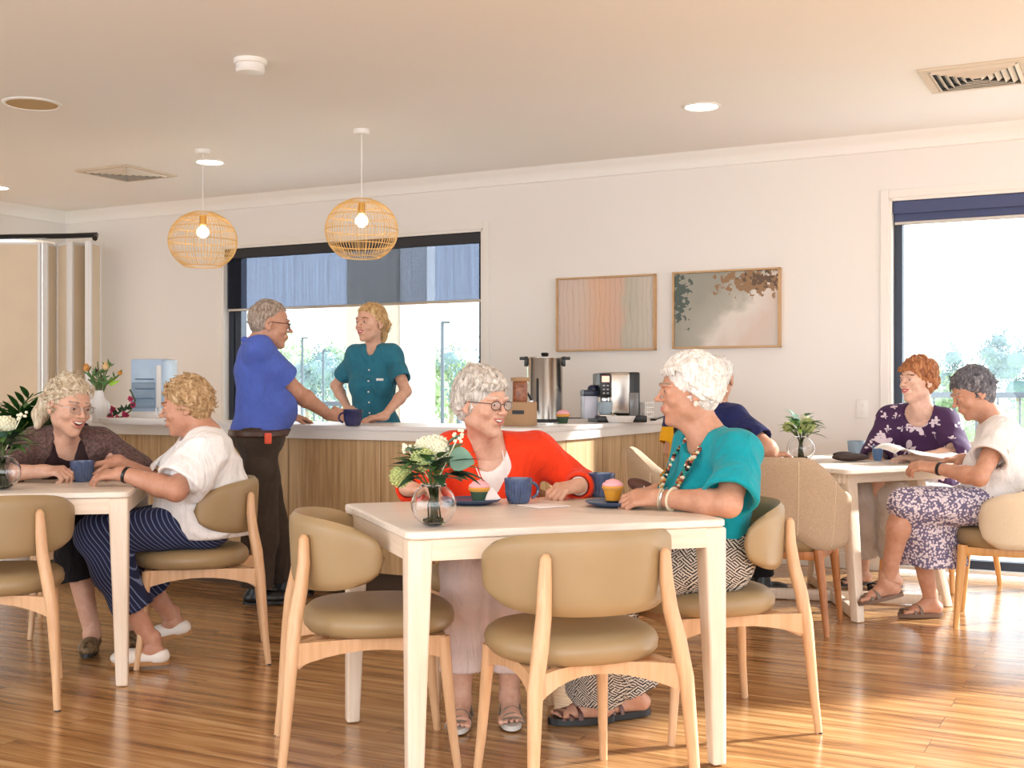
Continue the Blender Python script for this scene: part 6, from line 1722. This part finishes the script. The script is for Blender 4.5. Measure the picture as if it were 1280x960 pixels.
# -------------------------------------------------- 6 staff member behind the counter
pet = CL('petrol_blue_cotton', (48, 116, 138)); 
hd = Head(P(463, 404, 7.30), (-.58, -.81, .0), sc=1.0)
S_ = Person('smiling blond staff member in a petrol blue shirt behind the counter, hand on hip', (-.87, 7.4, 0), hd, ((-.775, 7.38, .88), (-.955, 7.42, .88)), ((-.728, 7.33, 1.325), (-.957, 7.37, 1.325)), SK['c'], LIPR, BRB,
    arms=[dict(w=(-.752, 7.03, .968), pole=(1, .25, -.1), hf=(-.93, -.15, -.12), hn=(0, .15, -1), curl=.4), dict(w=(-1.0, 7.36, 1.0), e=(-1.10, 7.50, 1.15), hf=(.72, -.55, -.35), hn=(.45, .85, 0), curl=.4)],
    legs=[dict(a=(-.76, 7.42, .09), k=(-.77, 7.36, .48), ft=(-.1, -1, 0)), dict(a=(-.98, 7.45, .09), k=(-.965, 7.40, .48), ft=(-.3, -1, 0))],
    smile=1.3, open_=1.0, neckbase=P(467, 438, 7.35), neckr=.045, wmul=.84, bust=.35, hh=.004, age=0.0, arm_r=.84)
eyes_etc(hd, S_.t, None)
def collar2(o, s):
    for q in (-1, 1): o.chain([s.nb - s.fwdS * .05 + s.up * .03, s.nb + s.latS * q * .05 + s.up * .02, s.nb + s.latS * q * .040 + s.fwdS * .070 - s.up * .015, s.nb + s.latS * q * .03 + s.fwdS * .09 - s.up * .05], [.014, .015, .015, .012], .004)
S_.top(pet, g=.013, sleeve=.66, grow=.014, hem=((0, 0, .80), (0, 0, -1)), neck=[(S_.nb + S_.fwdS * .055 + S_.up * .03, (.032, .055, .060))], name='shirt', amp=.0045, seed=31, collar=collar2)
S_.pants(blk, g=.010, f=1.95, flare=.02, waist=((0, 0, .9), (0, 0, 1)))
fo = lambda z, x=0, y=.0: Vector(S_.sc + S_.latS * x + S_.fwdS * y + np.array([0, 0, z]))
mb = MB()
for i in range(6):
    z = -.07 - i * .065; yy = .135 - .012 * abs(i - 1.5)
    mb.ball(fo(z, 0, yy), (.006, .006, .006), 5)
mb.build('buttons', M['white'], S_.t)
mb = MB(); mb.box(fo(-.125, -.075, .142), (.045, .006, .014), RZ(math.atan2(-S_.latS[1], -S_.latS[0])), .002); mb.build('name_badge', M['white'], S_.t)
def pony2(o, hd):
    short_hair(.25, .070, -.04)(o, hd); o.chain([hd.p(0, -.115, .045), hd.p(.012, -.150, .0), hd.p(.03, -.145, -.08), hd.p(.035, -.13, -.13)], [.026, .032, .026, .010], .02)
hair_obj(hd, S_.t, HB, pony2, .0042, 17, locks=160, lk=(.0048, .003), ll=.075, area=not_face(.2), comb=lambda p, d: np.array([0, -1., -.1]))
# -------------------------------------------------- 7 man in navy behind
hd = Head(P(898, 473, 6.33), (.45, .88, 0), sc=1.0)
Nn = Person('seated man in a navy and yellow polo shirt behind the woman in teal', (.9, 6.3, 0), hd, ((.87, 6.39, .565), (.99, 6.25, .565)), ((.895, 6.46, .965), (1.16, 6.26, .965)), SK['b'], LIP, BRW,
    arms=[dict(w=(1.12, 6.62, .79), e=(.86, 6.44, .80), hf=(.8, .3, 0), hn=(0, 0, -1)), dict(w=(1.36, 6.30, .785), pole=(.5, -.7, -.5), hf=(.85, .4, 0), hn=(0, 0, -1))],
    legs=[dict(a=(1.25, 6.72, .09), k=(1.17, 6.66, .54), ft=(.9, .4, 0)), dict(a=(1.36, 6.52, .09), k=(1.29, 6.5, .54), ft=(.9, .4, 0))],
    closed=True, smile=0, open_=0.1, neckbase=P(893, 507, 6.34), neckr=.056, hh=.005, man=True, arm_r=1.12)
navy = CL('navy_pique', (34, 40, 88)); yel = CL('mustard_panel', (226, 166, 24))
def nmi(P_):
    m = np.zeros(len(P_), np.int32); low = (P_[:, 2] < .93) & (np.linalg.norm(P_ - np.array([.9, 6.4, .7]), axis=1) < .5)
    m[low] = 2; m[low & (P_[:, 0] < .855)] = 1; return m
Nn.top(navy, g=.016, sleeve=.78, grow=.02, hem=((0, 0, .52), (0, 0, -1)), neck=[(Nn.nb + Nn.up * .03, (.055, .06, .05))], name='polo_shirt', amp=.005, seed=41, mats=[navy, yel, blk], mi_fn=nmi)
Nn.pants(blk, g=.012, f=1.95, flare=.02, waist=((0, 0, .66), (0, 0, 1)))
hair_obj(hd, Nn.t, HW, short_hair(.0, .075, -.05), .005, 19, locks=60, lk=(.005, .003), ll=.04, area=not_face(.2))
for l in Nn.legs: shoe_closed(Nn, l, M['black'], M['black'], .008, low=False)
# -------------------------------------------------- 8 woman in purple
def flower_mat():
    m, nt, b = new_mat('purple_white_floral'); v = coords(nt)
    def motif(scale, thr, pet, seed):
        mp = nt.nodes.new('ShaderNodeMapping'); mp.inputs['Location'].default_value = (seed, seed * .7, 0); nt.links.new(v, mp.inputs[0])
        vo = nd(nt, 'ShaderNodeTexVoronoi', i_Scale=scale); nt.links.new(mp.outputs[0], vo.inputs['Vector'])
        sb = nd(nt, 'ShaderNodeVectorMath', operation='SUBTRACT'); sc_ = nd(nt, 'ShaderNodeVectorMath', operation='SCALE'); sc_.inputs['Scale'].default_value = 1.0
        nt.links.new(mp.outputs[0], sb.inputs[0]); nt.links.new(vo.outputs['Position'], sb.inputs[1])
        sx_ = nt.nodes.new('ShaderNodeSeparateXYZ'); nt.links.new(sb.outputs[0], sx_.inputs[0])
        at = nd(nt, 'ShaderNodeMath', operation='ARCTAN2'); nt.links.new(sx_.outputs['X'], at.inputs[0]); nt.links.new(sx_.outputs['Z'], at.inputs[1])
        mu = nd(nt, 'ShaderNodeMath', operation='MULTIPLY'); mu.inputs[1].default_value = pet; nt.links.new(at.outputs[0], mu.inputs[0])
        co_ = nd(nt, 'ShaderNodeMath', operation='COSINE'); nt.links.new(mu.outputs[0], co_.inputs[0])
        ma = nd(nt, 'ShaderNodeMath', operation='MULTIPLY_ADD'); ma.inputs[1].default_value = .12; ma.inputs[2].default_value = thr; nt.links.new(co_.outputs[0], ma.inputs[0])
        lt = nd(nt, 'ShaderNodeMath', operation='LESS_THAN'); nt.links.new(vo.outputs['Distance'], lt.inputs[0]); nt.links.new(ma.outputs[0], lt.inputs[1]); return lt.outputs[0]
    a = motif(7.5, .34, 5, .37); c_ = motif(17, .28, 4, 1.9)
    mx = nd(nt, 'ShaderNodeMath', operation='MAXIMUM'); nt.links.new(a, mx.inputs[0]); nt.links.new(c_, mx.inputs[1])
    n_ = nd(nt, 'ShaderNodeTexNoise', i_Scale=7.0); nt.links.new(v, n_.inputs['Vector']); g = nd(nt, 'ShaderNodeMath', operation='GREATER_THAN'); g.inputs[1].default_value = .42; nt.links.new(n_.outputs['Fac'], g.inputs[0])
    mm = nd(nt, 'ShaderNodeMath', operation='MULTIPLY'); nt.links.new(mx.outputs[0], mm.inputs[0]); nt.links.new(g.outputs[0], mm.inputs[1])
    cm = nd(nt, 'ShaderNodeMixRGB'); cm.inputs['Color1'].default_value = lin((66, 34, 78)); cm.inputs['Color2'].default_value = lin((226, 212, 224)); nt.links.new(mm.outputs[0], cm.inputs['Fac']); nt.links.new(cm.outputs[0], b.inputs['Base Color']); b.inputs['Roughness'].default_value = .8; return m
hd = Head(P(1147, 476, 6.58), (-.9, -.44, .02), sc=1.02)
Pu = Person('smiling curly ginger-haired woman in a purple top with white flowers at the right table', (2.4, 6.9, 0), hd, ((2.44, 6.81, .565), (2.33, 6.95, .565)), ((2.37, 6.54, .945), (2.135, 6.77, .955)), SK['d'], LIPR, BRB,
    arms=[dict(w=(2.13, 6.33, .765), e=(2.36, 6.38, .78), hf=(-.9, .1, 0), hn=(0, 0, -1)), dict(w=(1.985, 6.52, .635), e=(2.02, 6.66, .76), hf=(.10, -.35, -.93), hn=(.6, .7, 0), curl=.4)],
    legs=[dict(a=(2.14, 6.74, .09), k=(2.06, 6.50, .54), ft=(-.9, -.3, 0)), dict(a=(2.01, 6.88, .09), k=(1.97, 6.64, .54), ft=(-.9, -.3, 0))],
    smile=1.1, open_=.9, neckbase=P(1152, 512, 6.62), neckr=.05, bust=.8, belly=.5, wmul=1.0, hh=.0042, arm_r=1.0, nose=1.1)
eyes_etc(hd, Pu.t, None)
Pu.top(flower_mat(), g=.018, sleeve=1.15, grow=.028, hem=((0, 0, .55), (0, 0, -1)), neck=[(Pu.nb + Pu.fwdS * .045 + Pu.up * .02, (.085, .09, .08))], name='floral_top', amp=.005, seed=51)
Pu.pants(CL('pale_grey_trousers', (206, 200, 196)), g=.016, f=1.75, flare=.028, kneeg=.01, waist=((0, 0, .66), (0, 0, 1)))
hair_obj(hd, Pu.t, HC, short_hair(1.0, .060, -.06), .0042, 23, locks=260, lk=(.0095, .0065), ll=.028, area=not_face(.35), sub=fringe_swept(10, 1, .062, r=.009))
for l in Pu.legs: sandal(Pu, l, blk, M['black'], 3)
# -------------------------------------------------- 9 woman in the white T-shirt
tee = CL('white_cotton_tee', (236, 233, 232))
def bloom_mat():
    m, nt, b = new_mat('navy_mauve_floral_print'); v = coords(nt); vo = nd(nt, 'ShaderNodeTexVoronoi', i_Scale=85.0); n_ = nd(nt, 'ShaderNodeTexNoise', i_Scale=40.0, i_Detail=3.0)
    nt.links.new(v, vo.inputs['Vector']); nt.links.new(v, n_.inputs['Vector']); ad = nd(nt, 'ShaderNodeMath', operation='MULTIPLY_ADD'); ad.inputs[1].default_value = .9; nt.links.new(n_.outputs['Fac'], ad.inputs[0]); nt.links.new(vo.outputs['Distance'], ad.inputs[2])
    nt.links.new(ramp(nt, ad.outputs[0], [(.84, lin((226, 216, 222))), (.95, lin((192, 178, 194))), (.98, lin((84, 80, 112))), (1.15, lin((110, 102, 132)))]), b.inputs['Base Color']); b.inputs['Roughness'].default_value = .85; return m
hd = Head(P(1216, 491, 5.76), (-.93, .02, -.42), sc=1.0)
K = Person('dark-grey-haired woman in a white T-shirt and floral skirt reading at the right table', (2.36, 5.8, 0), hd, ((2.31, 5.73, .565), (2.39, 5.89, .565)), ((2.275, 5.585, .915), (2.40, 5.90, .92)), SK['b'], LIP, BRG,
    arms=[dict(w=P(1170, 585, 5.62), e=P(1224, 597, 5.45), hf=(-.85, .42, .12), hn=(.25, .4, -.9), curl=.55, thumb=.7), dict(w=P(1203, 574, 6.0), pole=(.3, .6, -.6), hf=(-1, .05, -.05), hn=(0, 0, -1), curl=.5)],
    legs=[dict(a=(1.812, 5.80, .20), k=(1.875, 5.735, .585), ft=(-.93, .1, -.22), fn=(-.2, 0, 1)), dict(a=(2.07, 5.93, .09), k=(1.96, 5.86, .52), ft=(-1, -.05, 0))],
    smile=.5, open_=.2, neckbase=P(1246, 527, 5.78), neckr=.048, bust=.6, belly=.3, hh=.0042, nose=1.3)
eyes_etc(hd, K.t, None, teeth=False)
K.top(tee, g=.016, sleeve=.55, grow=.028, hem=((0, 0, .55), (0, 0, -1)), neck=[(K.nb + K.fwdS * .03 + K.up * .03, (.066, .072, .06))], name='t_shirt', amp=.005, seed=61)
o = Ops()
o.ell(K.hc + np.array([0, 0, .03]), (.19, .19, .125), None, .05)
for l in K.legs: o.cone(l['H'], l['K'], .105, .082, .06)
kc = (K.legs[0]['K'] + K.legs[1]['K']) / 2
o.chain([kc + np.array([.02, .0, -.02]), kc + np.array([.09, .05, -.15]), kc + np.array([.13, .06, -.29])], [.105, .125, .15], .05)
o.cone(kc + np.array([.15, .06, -.02]), kc + np.array([.20, .08, -.26]), .09, .10, .06)
o.plane((0, 0, .27), (0, 0, -1)); o.plane((0, 0, .66), (0, 0, 1))
o.cone(kc + np.array([.13, .06, -.26]), kc + np.array([.14, .06, -.40]), .12, .15, .01, 'sub')
surf('floral_skirt', o, .006, bloom_mat(), K.t, folds(.007, seed=66))
hair_obj(hd, K.t, HK, short_hair(.45, .066, -.07), .0042, 29, locks=200, lk=(.006, .003), ll=.07, area=not_face(.3), comb=lambda p, d: np.array([0, -1., -.3]))
for l in K.legs: sandal(K, l, mat('taupe_strap', (118, 102, 88), .6), mat('taupe_sole', (120, 92, 74), .6), 3, .02)
a_ = K.arms[0]; d_ = Vector(nrm(a_['W'] - a_['E'])); mb = MB(); mb.lathe([(.028, -.008), (.032, -.006), (.032, .006), (.028, .008)], Vector(a_['W']) - d_ * .02, 28, axis=d_.to_track_quat('Z', 'Y').to_matrix()); mb.build('wristwatch', M['black'], K.t)
# ================================================================ camera, light
cam = bpy.data.cameras.new('camera'); cam.sensor_width = 36; cam.lens = 36 * F / 1280; cam.shift_y = 6 / 1280
co = bpy.data.objects.new('camera', cam); COL.objects.link(co); co.location = (0, 0, H); co.rotation_euler = (PI / 2, 0, 0)
SC.camera = co
w = bpy.data.worlds.new('sky'); SC.world = w; w.use_nodes = True; nt = w.node_tree; bg = nt.nodes['Background']
v = nt.nodes.new('ShaderNodeTexCoord'); sx = nt.nodes.new('ShaderNodeSeparateXYZ'); nt.links.new(v.outputs['Generated'], sx.inputs[0])
nt.links.new(ramp(nt, sx.outputs['Z'], [(0.0, (.93, .965, 1, 1)), (0.25, (0.89, 0.945, 1, 1)), (0.8, (0.72, 0.84, 1, 1))]), bg.inputs['Color'])
bg.inputs['Strength'].default_value = 2.6
def area(name, loc, rot, sx_, sy_, e, col=(1, 1, 1)):
    l = bpy.data.lights.new(name, 'AREA'); l.shape = 'RECTANGLE'; l.size = sx_; l.size_y = sy_; l.energy = e; l.color = col
    o = bpy.data.objects.new(name, l); COL.objects.link(o); o.location = loc; o.rotation_euler = rot; return o
sun = bpy.data.lights.new('sun', 'SUN'); sun.energy = 11.0; sun.angle = math.radians(2.0); sun.color = (1.0, .98, .95)
so = bpy.data.objects.new('sun', sun); COL.objects.link(so)
d = Vector((-.90, -.30, -.48)); so.rotation_euler = d.to_track_quat('-Z', 'Y').to_euler()
# added soft fill lamps out of view, behind and left of the camera
area('fill_light', (0.5, -1.8, 1.5), (math.radians(80), 0, 0), 6.0, 2.4, 105, (.88, .95, 1.0))
area('fill_light', (-4.8, 2.0, 1.5), (math.radians(82), 0, math.radians(-75)), 3.5, 2.2, 50, (.88, .95, 1.0))
vs = SC.view_settings; vs.view_transform = 'Standard'; vs.look = 'None'; vs.gamma = 1.0; vs.exposure = 0.22; vs.use_curve_mapping = False
SC.cycles.use_denoising = True
SC.cycles.max_bounces = 8; SC.cycles.sample_clamp_indirect = 6.0; SC.cycles.caustics_reflective = False; SC.cycles.caustics_refractive = False
SC.cycles.transparent_max_bounces = 16
